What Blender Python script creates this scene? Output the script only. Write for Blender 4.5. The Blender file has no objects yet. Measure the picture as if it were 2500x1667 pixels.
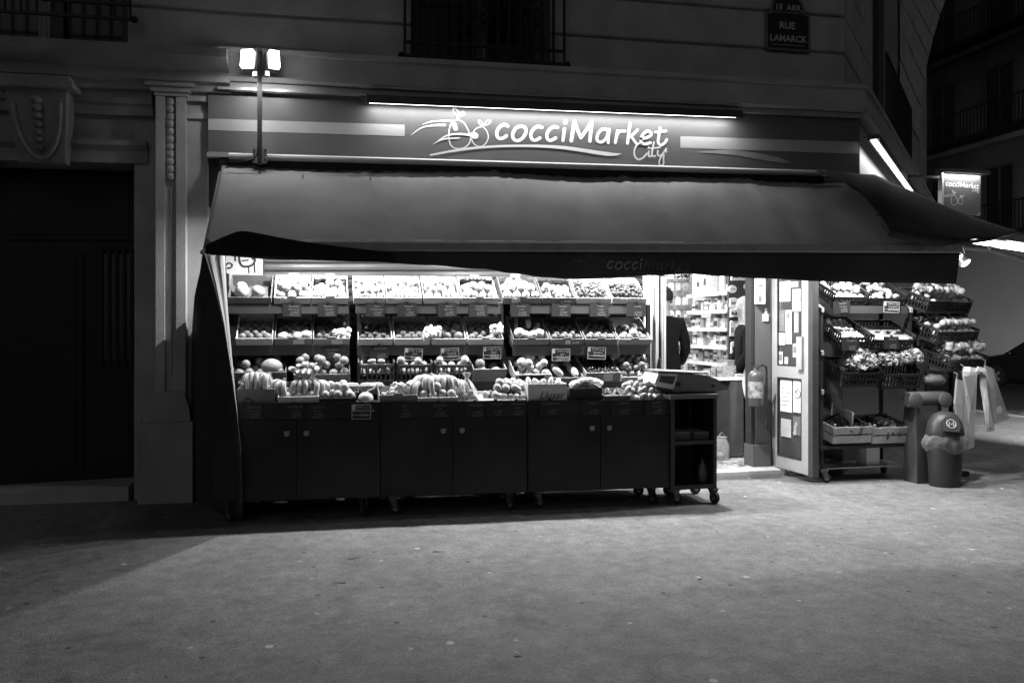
import bpy, math, random
from mathutils import Matrix, Vector, Euler
random.seed(7)
R = math.radians
sc = bpy.context.scene
col = sc.collection
# ---------------------------------------------------------------- camera
F, HZ, AY, CH, CD = 1944.4, 795.0, R(13.2), 1.52, 7.2   # focal length and horizon in photo pixels, yaw, height, distance
cam = bpy.data.objects.new('camera', bpy.data.cameras.new('camera'))
col.objects.link(cam)
cam.location = (0, -CD, CH)
cam.rotation_euler = (R(90), 0, -AY)
cam.data.sensor_width = 36
cam.data.lens = 36 * F / 2500
cam.data.shift_y = -(833.5 - HZ) / 2500
cam.data.clip_end = 400
sc.camera = cam
# ---------------------------------------------------------------- night sky, faint sun lamp for street light, exposure
w = bpy.data.worlds.new('World'); sc.world = w; w.use_nodes = True
nt = w.node_tree
sky = nt.nodes.new('ShaderNodeTexSky'); sky.sky_type = 'NISHITA'; sky.sun_disc = False
sky.sun_elevation = R(25); sky.sun_rotation = R(200)
bw = nt.nodes.new('ShaderNodeRGBToBW')
nt.links.new(sky.outputs[0], bw.inputs[0]); nt.links.new(bw.outputs[0], nt.nodes['Background'].inputs[0])
nt.nodes['Background'].inputs[1].default_value = 0.0072
sun = bpy.data.objects.new('moon', bpy.data.lights.new('moon', 'SUN')); col.objects.link(sun)
sun.data.energy = 0.055; sun.data.angle = R(25); sun.rotation_euler = (R(58), 0, R(-24))  # soft sun lamp added to stand in for distant street lighting
vs = sc.view_settings
vs.view_transform = 'Standard'; vs.look = 'None'; vs.exposure = 0.0; vs.gamma = 1.0; vs.use_curve_mapping = False
cy = sc.cycles
cy.use_denoising = True; cy.use_adaptive_sampling = True; cy.adaptive_threshold = .02; cy.max_bounces = 5; cy.diffuse_bounces = 3; cy.glossy_bounces = 2; cy.transparent_max_bounces = 12
cy.transmission_bounces = 3; cy.caustics_reflective = False; cy.caustics_refractive = False; cy.sample_clamp_indirect = 2.0
sc.render.film_transparent = False

# ---------------------------------------------------------------- pixel helpers (a point on a known depth plane of the place)
SH = 0.0183                       # the house's courses climb about one degree along the street
def ray(u, v):
    r = (u - 1250) / F
    return (math.cos(AY) * r + math.sin(AY), -math.sin(AY) * r + math.cos(AY), -(v - HZ) / F)
def at(u, v, Y):
    d = ray(u, v); t = (Y + CD) / d[1]
    return Vector((t * d[0], Y, CH + t * d[2]))
def on(u, v, p, n):               # on the upright plane through p along n
    d = ray(u, v); t = (p[0] * n[1] - (p[1] + CD) * n[0]) / (d[0] * n[1] - d[1] * n[0])
    return Vector((t * d[0], -CD + t * d[1], CH + t * d[2]))
def ax(u, Y): return at(u, HZ, Y).x
def gz(x): return -0.012 * (x - 3.8)

# ---------------------------------------------------------------- materials
MATS = {}
def mat(name, g, rough=.6, metal=0., var=.12, scale=9., bump=0., spec=.35, emit=0., rnd=0., det=3, bscale=None):
    if name in MATS: return MATS[name]
    m = bpy.data.materials.new(name); m.use_nodes = True; t = m.node_tree; b = t.nodes['Principled BSDF']
    b.inputs['Roughness'].default_value = rough; b.inputs['Metallic'].default_value = metal
    b.inputs['Specular IOR Level'].default_value = spec
    b.inputs['Base Color'].default_value = (g, g, g, 1)
    if emit:
        b.inputs['Emission Color'].default_value = (1, 1, 1, 1); b.inputs['Emission Strength'].default_value = emit
    if var or bump or rnd:
        tc = t.nodes.new('ShaderNodeTexCoord'); nz = t.nodes.new('ShaderNodeTexNoise')
        nz.inputs['Scale'].default_value = scale; nz.inputs['Detail'].default_value = det
        t.links.new(tc.outputs['Object'], nz.inputs['Vector'])
        mr = t.nodes.new('ShaderNodeMapRange')
        mr.inputs[1].default_value = .3; mr.inputs[2].default_value = .7
        mr.inputs[3].default_value = g * (1 - var); mr.inputs[4].default_value = g * (1 + var)
        t.links.new(nz.outputs[0], mr.inputs[0]); out = mr.outputs[0]
        if rnd:
            oi = t.nodes.new('ShaderNodeObjectInfo'); r2 = t.nodes.new('ShaderNodeMapRange')
            r2.inputs[3].default_value = 1 - rnd; r2.inputs[4].default_value = 1 + rnd
            t.links.new(oi.outputs['Random'], r2.inputs[0])
            mu = t.nodes.new('ShaderNodeMath'); mu.operation = 'MULTIPLY'
            t.links.new(out, mu.inputs[0]); t.links.new(r2.outputs[0], mu.inputs[1]); out = mu.outputs[0]
        t.links.new(out, b.inputs['Base Color'])
        if bump:
            bp = t.nodes.new('ShaderNodeBump'); bp.inputs['Strength'].default_value = bump; bp.inputs['Distance'].default_value = .01
            if bscale:
                n2 = t.nodes.new('ShaderNodeTexNoise'); n2.inputs['Scale'].default_value = bscale; n2.inputs['Detail'].default_value = 2
                t.links.new(tc.outputs['Object'], n2.inputs['Vector']); t.links.new(n2.outputs[0], bp.inputs['Height'])
            else: t.links.new(nz.outputs[0], bp.inputs['Height'])
            t.links.new(bp.outputs[0], b.inputs['Normal'])
    MATS[name] = m; return m
def clear(name, g, keep, rough=.15):    # thin clear sheet: glass, bag film
    if name in MATS: return MATS[name]
    m = bpy.data.materials.new(name); m.use_nodes = True; t = m.node_tree
    b = t.nodes['Principled BSDF']; b.inputs['Base Color'].default_value = (g, g, g, 1); b.inputs['Roughness'].default_value = rough
    tr = t.nodes.new('ShaderNodeBsdfTransparent'); mx = t.nodes.new('ShaderNodeMixShader'); lw = t.nodes.new('ShaderNodeLayerWeight')
    lw.inputs[0].default_value = .4
    mr = t.nodes.new('ShaderNodeMapRange'); mr.inputs[3].default_value = keep; mr.inputs[4].default_value = min(1, keep + .45)
    t.links.new(lw.outputs['Facing'], mr.inputs[0]); t.links.new(mr.outputs[0], mx.inputs[0])
    t.links.new(tr.outputs[0], mx.inputs[1]); t.links.new(b.outputs[0], mx.inputs[2])
    t.links.new(mx.outputs[0], t.nodes['Material Output'].inputs[0])
    MATS[name] = m; return m
STONE = mat('limestone', .4, .85, var=.16, scale=3, bump=.25, bscale=60)
STONE2 = mat('grimy_limestone', .31, .9, var=.3, scale=2.2, bump=.3, bscale=50, det=6)
DARKW = mat('dark_painted_wood', .007, .5, var=.3)
BLACKI = mat('black_iron', .012, .5)
ALU = mat('aluminium', .55, .4, .4, var=.06)
WHITE = mat('white_paint', .78, .5, var=.05)
GREYM = mat('grey_metal', .3, .45, .3)
DGREY = mat('dark_grey_metal', .07, .45, .2)
SIGN = mat('sign_panel', .125, .42, var=.07, scale=2.5, spec=.4)
PALE = mat('pale_vinyl', .8, .45, var=.03)
PALE2 = mat('grey_vinyl', .42, .45, var=.04)
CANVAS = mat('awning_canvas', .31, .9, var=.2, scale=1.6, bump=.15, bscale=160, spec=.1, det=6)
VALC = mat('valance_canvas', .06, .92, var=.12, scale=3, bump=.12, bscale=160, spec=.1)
CURT = mat('curtain_cloth', .07, .9, var=.12, spec=.1)
CART = mat('black_laminate', .018, .45, var=.65, scale=2.2, det=8, bump=.05)
LIP = mat('shelf_lip_grey', .055, .5, var=.06)
RACKD = mat('rack_black', .022, .5)
CARD = mat('white_cardboard', .62, .8, var=.08, rnd=.12)
BROWN = mat('brown_cardboard', .26, .85, var=.1, rnd=.15)
GREYC = mat('grey_cardboard', .16, .8, var=.1, rnd=.15)
DCARD = mat('black_cardboard', .03, .7)
PLAS = mat('black_plastic', .022, .4)
GPLAS = mat('grey_plastic_crate', .1, .45)
WOOD = mat('pale_poplar', .42, .75, var=.2, scale=14, bump=.2)
TAGB = mat('slate_card', .022, .5)
CHALK = mat('chalk_marker', .55, .8, var=.05)
PAPER = mat('white_paper', .75, .8, var=.04)
INK = mat('dark_ink', .03, .7)
GINK = mat('grey_ink', .2, .7)
RUB = mat('black_rubber', .02, .7)
STEEL = mat('zinc_steel', .5, .35, .7)
GLASS = clear('door_glass', .1, .3, .05)
FILM = clear('bag_film', .75, .25, .25)
FILM2 = clear('thin_film', .8, .12, .15)
TUBE = mat('lit_tube', .9, .5, var=0, emit=9.0)
FLOOD = mat('lit_flood_glass', .9, .4, var=0, emit=13.0)
BULB = mat('lit_bulb', .9, .4, var=0, emit=9.0)

# ---------------------------------------------------------------- mesh building
class MB:
    def __init__(s): s.v = []; s.f = []
    def add(s, vs, fs):
        n = len(s.v); s.v += [Vector(a) for a in vs]; s.f += [[n + i for i in q] for q in fs]; return s
    def box(s, x0, x1, y0, y1, z0, z1, M=None):
        p = [Vector((x, y, z)) for z in (z0, z1) for y in (y0, y1) for x in (x0, x1)]
        if M: p = [M @ q for q in p]
        return s.add(p, [(0, 2, 3, 1), (4, 5, 7, 6), (0, 1, 5, 4), (2, 6, 7, 3), (0, 4, 6, 2), (1, 3, 7, 5)])
    def prism(s, pts, y0, y1, M=None):        # outline in x,z, pushed along y
        n = len(pts); p = [Vector((x, y0, z)) for x, z in pts] + [Vector((x, y1, z)) for x, z in pts]
        if M: p = [M @ q for q in p]
        return s.add(p, [tuple(range(n)), tuple(range(2 * n - 1, n - 1, -1))] + [(i, i + n, (i + 1) % n + n, (i + 1) % n) for i in range(n)])
    def prismx(s, pts, x0, x1):               # outline in y,z, pushed along x
        n = len(pts); p = [(x0, y, z) for y, z in pts] + [(x1, y, z) for y, z in pts]
        return s.add(p, [tuple(range(n - 1, -1, -1)), tuple(range(n, 2 * n))] + [(i, (i + 1) % n, (i + 1) % n + n, i + n) for i in range(n)])
    def flat(s, pts3): return s.add(pts3, [tuple(range(len(pts3)))])
    def grid(s, P):                           # P[i][j]
        a, b = len(P), len(P[0]); return s.add([q for r in P for q in r], [(i * b + j, i * b + j + 1, (i + 1) * b + j + 1, (i + 1) * b + j) for i in range(a - 1) for j in range(b - 1)])
    def tube(s, pts, r, n=8, cap=True):
        pts = [Vector(p) for p in pts]; m = len(pts); rr = r if isinstance(r, (list, tuple)) else [r] * m; vs = []; up = None
        for i, p in enumerate(pts):
            d = (pts[min(i + 1, m - 1)] - pts[max(i - 1, 0)]).normalized()
            if up is None: up = Vector((0, 0, 1)) if abs(d.z) < .9 else Vector((1, 0, 0))
            a = (up - d * up.dot(d)).normalized(); b = d.cross(a); up = a
            vs += [p + (a * math.cos(6.2832 * k / n) + b * math.sin(6.2832 * k / n)) * rr[i] for k in range(n)]
        fs = [(i * n + k, i * n + (k + 1) % n, (i + 1) * n + (k + 1) % n, (i + 1) * n + k) for i in range(m - 1) for k in range(n)]
        if cap: fs += [tuple(range(n - 1, -1, -1)), tuple(range((m - 1) * n, m * n))]
        return s.add(vs, fs)
    def lathe(s, prof, n=16, c=(0, 0, 0), M=None, sx=1, sy=1):
        vs = []
        for r, z in prof:
            for k in range(n):
                a = 6.28319 * k / n; q = Vector((r * math.cos(a) * sx, r * math.sin(a) * sy, z))
                if M: q = M @ q
                vs.append(q + Vector(c))
        m = len(prof)
        fs = [(i * n + k, i * n + (k + 1) % n, (i + 1) * n + (k + 1) % n, (i + 1) * n + k) for i in range(m - 1) for k in range(n)]
        fs += [tuple(range(n - 1, -1, -1)), tuple(range((m - 1) * n, m * n))]
        return s.add(vs, fs)
    def ball(s, c, r, n=12, m=7, sz=1., sx=1., sy=1.):
        return s.lathe([(r * max(.02, math.sin(math.pi * i / m)), -r * sz * math.cos(math.pi * i / m)) for i in range(m + 1)], n, c, None, sx, sy)
    def shear(s, k=SH):
        for q in s.v: q.z += k * q.x
        return s
    def mesh(s, name, off=(0, 0, 0), smooth=False, M=None):
        o = Vector(off); me = bpy.data.meshes.new(name)
        me.from_pydata([tuple((M @ (q - o)) if M else q - o) for q in s.v], [], s.f); me.update()
        if smooth:
            me.polygons.foreach_set('use_smooth', [True] * len(me.polygons))
            try: me.set_sharp_from_angle(angle=R(40))
            except Exception: pass
        return me
def link(name, me, m, parent=None, loc=(0, 0, 0), rot=(0, 0, 0)):
    if m is not None and me is not None and not me.materials: me.materials.append(m)
    o = bpy.data.objects.new(name, me); col.objects.link(o); o.parent = parent; o.location = loc; o.rotation_euler = rot
    return o
def tag(o, label=None, cat=None, group=None, kind=None):
    for k, x in (('label', label), ('category', cat), ('group', group), ('kind', kind)):
        if x: o[k] = x
    return o
def thing(name, label, cat, loc=(0, 0, 0), rot=(0, 0, 0), group=None):
    o = bpy.data.objects.new(name, None); col.objects.link(o); o.location = loc; o.rotation_euler = rot; o.empty_display_size = .1
    return tag(o, label, cat, group)
def part(name, mb, m, root, smooth=False):     # mb in world coordinates, root unrotated
    off = Vector(root.location)
    p = root.parent
    while p: off += Vector(p.location); p = p.parent
    return link(name, mb.mesh(name, off, smooth), m, root)
def lpart(name, mb, m, root, smooth=False, loc=(0, 0, 0), rot=(0, 0, 0)): return link(name, mb.mesh(name, (0, 0, 0), smooth), m, root, loc, rot)
def dup(root, loc, rot=None, label=None, group=None):
    def cp(o, par):
        c = o.copy(); col.objects.link(c); c.parent = par
        for ch in list(o.children): cp(ch, c)
        return c
    r = cp(root, None); r.location = loc
    if rot: r.rotation_euler = rot
    if label: r['label'] = label
    if group: r['group'] = group
    return r
def light(parent, loc, rot, sx, sy, power, name='light', spread=180):
    l = bpy.data.lights.new(name, 'AREA'); l.shape = 'RECTANGLE'; l.size = sx; l.size_y = sy; l.energy = power; l.spread = R(spread)
    o = bpy.data.objects.new(name, l); col.objects.link(o); o.parent = parent; o.location = loc; o.rotation_euler = rot
    return o
# flat strokes: outline of a pen line, used for lettering and emblems
def smoothline(pts, n=4):
    if len(pts) < 3: return [Vector(p) for p in pts]
    P = [Vector(p) for p in pts]; closed = (P[0] - P[-1]).length < 1e-6; out = []
    for i in range(len(P) - 1):
        a = P[i - 1] if i > 0 else (P[-2] if closed else P[0]); b, c = P[i], P[i + 1]
        d = P[i + 2] if i + 2 < len(P) else (P[1] if closed else P[-1])
        for k in range(n):
            t = k / n; out.append(.5 * (2 * b + (c - a) * t + (2 * a - 5 * b + 4 * c - d) * t * t + (3 * b - a - 3 * c + d) * t ** 3))
    out.append(P[-1]); return out
def stroke(mb, pts, wd, y, curve=True):        # pts 2D (x,z); wd one width or a list of widths along the line
    P = smoothline(pts) if curve else [Vector(p) for p in pts]; m = len(P); L = []; Rr = []
    wl = wd if isinstance(wd, (list, tuple)) else [wd, wd]
    def wat(t):
        q = t * (len(wl) - 1); i = min(int(q), len(wl) - 2); return wl[i] + (wl[i + 1] - wl[i]) * (q - i)
    for i, p in enumerate(P):
        d = P[min(i + 1, m - 1)] - P[max(i - 1, 0)]; d = d.normalized() if d.length > 1e-9 else Vector((1, 0))
        nrm = Vector((-d.y, d.x)); h = wat(i / max(1, m - 1)) / 2
        L.append(p + nrm * h); Rr.append(p - nrm * h)
    def cap(i, sgn):
        d = (P[1] - P[0] if i == 0 else P[-1] - P[-2]).normalized() * sgn; n2 = Vector((-d.y, d.x)); h = wat(0 if i == 0 else 1) / 2
        return [P[i] + (d * math.sin(a) + n2 * math.cos(a)) * h for a in (.5, 1.05, 1.57, 2.1, 2.64)]
    vs = [(q.x, y, q.y) for q in L] + [(q.x, y, q.y) for q in Rr]; fs = [(i, i + 1, m + i + 1, m + i) for i in range(m - 1)]
    mb.add(vs, fs)
    if (P[0] - P[-1]).length > 1e-5:
        for i, sg in ((0, -1), (m - 1, 1)):
            c = cap(i, sg); a, b = (L[i], Rr[i]) if sg > 0 else (Rr[i], L[i])
            mb.flat([(q.x, y, q.y) for q in [a] + c + [b]])
TXT = {}
def text_mesh(s, size, shear=0., bold=0., align='CENTER'):
    k = (s, round(size, 4), shear, bold, align)
    if k in TXT: return TXT[k].copy()
    c = bpy.data.curves.new('t', 'FONT'); c.body = s; c.size = size; c.shear = shear; c.offset = bold; c.align_x = align; c.align_y = 'CENTER'; c.resolution_u = 2
    o = bpy.data.objects.new('t', c); col.objects.link(o)
    dg = bpy.context.evaluated_depsgraph_get(); dg.update()
    me = bpy.data.meshes.new_from_object(o.evaluated_get(dg)); me.transform(Matrix.Rotation(R(90), 4, 'X'))
    bpy.data.objects.remove(o); bpy.data.curves.remove(c); me.materials.clear(); TXT[k] = me
    return me.copy()
def text(parent, s, size, m, loc, rot=(0, 0, 0), shear=0., bold=0., name='lettering'):
    return link(name, text_mesh(s, size, shear, bold), m, parent, loc, rot)

# ================================================================ GROUND
def asphalt(name, g, spots):
    m = mat(name, g, .78, var=.14, scale=1.3, bump=.55, bscale=170, det=8, spec=.45)
    t = m.node_tree; b = t.nodes['Principled BSDF']; src = b.inputs['Base Color'].links[0].from_socket
    tc = t.nodes['Texture Coordinate']
    fine = t.nodes.new('ShaderNodeTexNoise'); fine.inputs['Scale'].default_value = 70; fine.inputs['Detail'].default_value = 6; fine.inputs['Roughness'].default_value = .8
    t.links.new(tc.outputs['Object'], fine.inputs['Vector'])
    fr = t.nodes.new('ShaderNodeMapRange'); fr.inputs[1].default_value = .3; fr.inputs[2].default_value = .7; fr.inputs[3].default_value = .52; fr.inputs[4].default_value = 1.5
    t.links.new(fine.outputs[0], fr.inputs[0])
    mu = t.nodes.new('ShaderNodeMath'); mu.operation = 'MULTIPLY'; t.links.new(src, mu.inputs[0]); t.links.new(fr.outputs[0], mu.inputs[1]); out = mu.outputs[0]
    mid = t.nodes.new('ShaderNodeTexNoise'); mid.inputs['Scale'].default_value = 9; mid.inputs['Detail'].default_value = 8; mid.inputs['Roughness'].default_value = .7
    t.links.new(tc.outputs['Object'], mid.inputs['Vector'])
    f2 = t.nodes.new('ShaderNodeMapRange'); f2.inputs[1].default_value = .3; f2.inputs[2].default_value = .7; f2.inputs[3].default_value = .66; f2.inputs[4].default_value = 1.32
    t.links.new(mid.outputs[0], f2.inputs[0])
    m2 = t.nodes.new('ShaderNodeMath'); m2.operation = 'MULTIPLY'; t.links.new(out, m2.inputs[0]); t.links.new(f2.outputs[0], m2.inputs[1]); out = m2.outputs[0]
    st_ = t.nodes.new('ShaderNodeTexNoise'); st_.inputs['Scale'].default_value = 2.4; st_.inputs['Detail'].default_value = 10; st_.inputs['Roughness'].default_value = .75; st_.inputs['Distortion'].default_value = 1.2
    t.links.new(tc.outputs['Object'], st_.inputs['Vector'])
    f3 = t.nodes.new('ShaderNodeMapRange'); f3.inputs[1].default_value = .36; f3.inputs[2].default_value = .46; f3.inputs[3].default_value = .72; f3.inputs[4].default_value = 1.0
    t.links.new(st_.outputs[0], f3.inputs[0]); m3 = t.nodes.new('ShaderNodeMath'); m3.operation = 'MULTIPLY'; t.links.new(out, m3.inputs[0]); t.links.new(f3.outputs[0], m3.inputs[1]); out = m3.outputs[0]
    for sca, rad, gg in spots:          # pale chewing gum spots and dark drips
        vo = t.nodes.new('ShaderNodeTexVoronoi'); vo.voronoi_dimensions = '2D'; vo.inputs['Scale'].default_value = sca
        t.links.new(tc.outputs['Object'], vo.inputs['Vector'])
        lt = t.nodes.new('ShaderNodeMath'); lt.operation = 'LESS_THAN'; lt.inputs[1].default_value = rad; t.links.new(vo.outputs['Distance'], lt.inputs[0])
        sp = t.nodes.new('ShaderNodeSeparateColor'); t.links.new(vo.outputs['Color'], sp.inputs[0])
        g2 = t.nodes.new('ShaderNodeMath'); g2.operation = 'GREATER_THAN'; g2.inputs[1].default_value = .6; t.links.new(sp.outputs[0], g2.inputs[0])
        an = t.nodes.new('ShaderNodeMath'); an.operation = 'MULTIPLY'; t.links.new(lt.outputs[0], an.inputs[0]); t.links.new(g2.outputs[0], an.inputs[1])
        mx = t.nodes.new('ShaderNodeMix'); mx.data_type = 'FLOAT'; mx.inputs['B'].default_value = gg if False else 0
        mx.inputs[3].default_value = gg; t.links.new(an.outputs[0], mx.inputs[0]); t.links.new(out, mx.inputs[2]); out = mx.outputs[0]
    t.links.new(out, b.inputs['Base Color'])
    return m
PAVE = asphalt('pavement_asphalt', .168, [(1.15, .022, .42), (2.1, .03, .05), (1.9, .024, .34), (3.4, .022, .06)])
mb = MB()
xs = [-60, -10, 0, 4, 8, 12]
ys = [-5.6, -3, 0, 3, 60]
mb.grid([[(x, y, gz(x)) for x in xs] for y in ys][::-1])
tag(link('pavement', mb.mesh('pavement'), PAVE), kind='structure')
ROAD = mat('road_setts', .05, .7, var=.5, scale=6, bump=.6, bscale=14)
mb = MB(); mb.grid([[(x, y, gz(max(-60, min(60, x))) - .13) for x in (-250, -60, 0, 12.0, 60, 250)] for y in (250, 60, 5, -5.5, -60, -250)])
tag(link('road', mb.mesh('road'), ROAD), kind='structure')
mb = MB(); mb.box(12, 12.2, -5.6, 60, -.4, gz(12) + .006); mb.box(-60, 12.2, -5.8, -5.6, -.4, -.105)
tag(link('kerb', mb.mesh('kerb'), STONE2), kind='structure')
mb = MB(); mb.box(21.6, 40, -20, 60, -.5, -.2)
tag(link('far_pavement', mb.mesh('far_pavement'), PAVE), kind='structure')
# rows of paving setts near the side street kerb
sett = MB(); sett.prismx([(-.07, 0), (.07, 0), (.062, .03), (-.062, .03)], -.09, .09); sett_me = sett.mesh('sett')
sett_mat = mat('granite_sett', .1, .6, var=.25, rnd=.45, bump=.3); sett_me.materials.append(sett_mat)
road_ob = bpy.data.objects['road']
for i in range(16):
    for j in range(16):
        x = 12.32 + i * .2 + (.1 if j % 2 else 0); y = 4.0 + j * .155
        o = bpy.data.objects.new('sett', sett_me); col.objects.link(o); o.parent = road_ob
        o.location = (x, y, gz(x) - .128 + random.uniform(-.006, .004)); o.rotation_euler = (0, 0, random.uniform(-.05, .05))

# ================================================================ CORNER BUILDING
B = thing('corner_building', 'pale stone corner building with iron balconies above the lit shop', 'building', (0, 0, 0))
def Z(u, v, Y): q = at(u, v, Y); return q.z - SH * q.x
def bpart(name, mb, m=STONE, root=None, sm=False, sh=True):
    if sh: mb.shear()
    return part(name, mb, m, root or B, sm)
CT, CB = 3.84, 3.575
wl0, wl1 = ax(-90, 0), ax(312, 0)
wm0, wm1 = ax(1003, 0), ax(1345, 0)
segs = [(-6, wl0), (wl1, wm0), (wm1, 5.2)]
J1, J2 = Z(2059, 132, 0), Z(2059, 42, 0); dJ = J2 - J1
# backing wall and stone courses
mb = MB()
for a, b in segs: mb.box(a, b, .03, .5, CB - .6, 8)
for a, b in ((wl0, wl1), (wm0, wm1)): mb.box(a, b, .03, .5, CB - .6, CT - .02)
bpart('wall', mb, STONE2)
zz = [CT, J1] + [J1 + dJ * k for k in range(1, 6)]
for k in range(len(zz) - 1):
    for a, b in segs:
        mb = MB(); n = max(1, round((b - a) / 1.9))
        z0, z1 = zz[k] + .014, zz[k + 1] - .014
        mb.prismx([(.029, z0), (.012, z0), (0, z0 + .014), (0, z1 - .014), (.012, z1), (.029, z1)], a + (.0 if a > 0 else 0), b)
        bpart('stone_course', mb)
# cornice band
mb = MB(); mb.prismx([(.02, CB), (-.2, CB), (-.22, CB + .02), (-.22, CT - .05), (-.25, CT - .04), (-.25, CT), (.02, CT + .012)], ax(528, -.2), 5.2 + .09)
bpart('cornice', mb)
mb = MB(); mb.prismx([(-.0, CB - .05), (-.17, CB - .05), (-.17, CB - .004), (0, CB - .004)], ax(528, -.2), 5.2 + .06)
bpart('cornice_moulding', mb, STONE2)
# windows behind the balcony rails
WPANE = mat('dark_window_glass', .01, .12, var=.05, spec=.5)
CURTN = mat('net_curtain', .4, .9, var=.2)
for (a, b, cu) in ((wl0, wl1, (ax(95, .3), ax(140, .3))), (wm0, wm1, (ax(1160, .3), ax(1188, .3)))):
    mb = MB(); mb.box(a, b, .3, .33, CT, 8); wnd = bpart('window', mb, WPANE)
    mb = MB()
    for x in (a, (a + b) / 2 - .05, b - .1): mb.box(x, x + .1, .24, .298, CT, 8)
    mb.box(a + .1, b - .1, .24, .296, CT, CT + .14); bpart('window_frame', mb, mat('window_wood', .09, .6), wnd)
    mb = MB(); P = [[(cu[0] + (cu[1] - cu[0]) * i / 8, .293 - .012 * (i % 2), z) for i in range(9)] for z in (CT + .15, 7)]; mb.grid(P); bpart('curtain', mb, CURTN, wnd)
    mb = MB(); mb.box(a - .02, b + .02, -.06, .28, CT - .03, CT + .035); bpart('window_sill', mb, STONE2, wnd)
def railing(a, b, M=None, n=14, z0=CT + .06, h=.95, y=-.12):
    rl = None
    mb = MB()
    for z in (z0, z0 + .12, z0 + h - .16, z0 + h): mb.box(a, b, y - .012, y + .012, z - .012, z + .012)
    for x in (a - .03, b + .03):
        for z in (z0, z0 + h): mb.ball((x, y, z), .03, 8, 6)
    rl = mb
    if M: rl.v = [M @ q for q in rl.v]
    rail = bpart('balcony_railing', rl, BLACKI)
    for i in range(n + 1):
        x = a + (b - a) * i / n; m2 = MB(); m2.tube([(x, y, z0), (x, y, z0 + h)], .011, 6)
        if M: m2.v = [M @ q for q in m2.v]
        bpart('baluster', m2, BLACKI, rail)
    for i in range(n):
        x = a + (b - a) * (i + .5) / n; r = (b - a) / n * .42; m2 = MB()
        m2.tube([(x - r, y, z0 + .15), (x - r, y, z0 + h - .3)] + [(x - r * math.cos(t), y, z0 + h - .3 + r * math.sin(t)) for t in (.5, 1, 1.57, 2.1, 2.6)] + [(x + r, y, z0 + h - .3), (x + r, y, z0 + .15)] + [(x + r * math.cos(t), y, z0 + .15 - r * math.sin(t)) for t in (.5, 1.57, 2.6)], .006, 5)
        if M: m2.v = [M @ q for q in m2.v]
        bpart('scroll', m2, BLACKI, rail)
railing(ax(988, -.12), ax(1378, -.12))
railing(-3.4, ax(318, -.12), n=16, z0=CT + .22)
# dark shrubs in pots behind the middle rail
LEAFD = mat('dark_leaf', .02, .6, rnd=.3)
pl = thing('potted_shrub', 'dark leafy shrub behind the iron balcony rail above the shop sign', 'plant', (ax(1235, .02), .02, CT + .04 + SH * 1.6))
mb = MB(); mb.lathe([(.07, 0), (.1, .16), (.105, .18), (.09, .18)], 14); lpart('pot', mb, mat('clay_pot', .1, .8), pl, True)
mb = MB()
for i in range(260):
    a, e, r = random.uniform(0, 6.28), random.uniform(-.3, 1.4), random.uniform(.05, .36)
    c = Vector((r * math.cos(a) * math.cos(e) * 1.1, r * math.sin(a) * math.cos(e) * .35, .45 + r * math.sin(e) * 1.1)); q = Euler((random.uniform(0, 6), random.uniform(0, 6), 0)).to_matrix(); L = random.uniform(.03, .06)
    mb.flat([c + q @ Vector(p) for p in ((-L * .4, 0, 0), (0, -L, .01), (L * .4, 0, 0), (0, L, .01))])
lpart('foliage', mb, LEAFD, pl)
mb = MB(); mb.tube([(0, 0, .15), (.02, 0, .4), (-.02, 0, .6)], [.015, .012, .006], 6); lpart('stem', mb, LEAFD, pl)
# street name plate
pq = at(1921, 66, -.012)
pl = thing('street_name_plate', 'dark enamel street name plate with arched top on the stone wall', 'sign', pq)
W2, z0, z1 = .24, -.24, .12
arch = [(-W2, z0), (W2, z0), (W2, z1)] + [(W2 * .78 * math.cos(t), z1 + .22 * math.sin(t)) for t in [R(k) for k in range(0, 181, 15)]] + [(-W2, z1)]
mb = MB(); mb.prism(arch, .0, -.02); lpart('plate', mb, mat('enamel_navy', .02, .3), pl)
mb = MB()
for a, b in zip(arch, arch[1:] + arch[:1]): mb.tube([(a[0], -.018, a[1]), (b[0], -.018, b[1])], .014, 6)
lpart('frame', mb, mat('enamel_green', .16, .4), pl)
mb = MB(); mb.box(-W2 + .04, W2 - .04, -.023, -.021, z1 + .012, z1 + .016); mb.box(-W2 + .05, W2 - .05, -.023, -.021, z0 + .045, z0 + .049); lpart('rule', mb, PALE2, pl)
SG = mat('plate_white', .5, .4)
text(pl, '18  ARR.', .085, SG, (.01, -.024, z1 + .06), bold=.001); text(pl, 'e', .045, SG, (-.068, -.024, z1 + .09))
text(pl, 'RUE', .1, SG, (-.01, -.024, .0), bold=.002); text(pl, 'LAMARCK', .09, SG, (.0, -.024, -.13), bold=.002)
pl.rotation_euler = (0, -math.atan(SH), 0)

# ---- carriage door portal at the left
PY = -.14
def X(u, Y): return ax(u, Y)
mb = MB(); mb.box(X(327, .02) + .002, X(508, .02), .022, .48, -.1, CT); bpart('jamb', mb, STONE)
mb = MB(); mb.box(-6, X(327, .02), .02, .49, Z(300, 398, .03), CT); bpart('lintel_wall', mb, STONE2)
x0, x1 = X(380, PY), X(453, PY)
zc = Z(410, 235, PY); zb = Z(410, 955, PY)
mb = MB(); c0, c1 = X(402, PY), X(430, PY)
mb.box(x0, c0, PY, .02, zb, zc); mb.box(c1, x1, PY, .02, zb, zc); mb.box(c0, c1, PY + .03, .02, zb, zc)
pil = bpart('pilaster', mb)
mb = MB(); cx0, cx1 = X(357, PY), X(477, PY)
for (e, za, zb2) in ((.0, zc + .07, zc + .10), (.035, zc + .03, zc + .07), (.06, zc, zc + .03)): mb.box(cx0 + e, cx1 - e, PY - .07 + e, .02, za + .001, zb2)
bpart('capital', mb, STONE, pil)
mb = MB(); zp = Z(410, 1030, PY)
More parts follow.
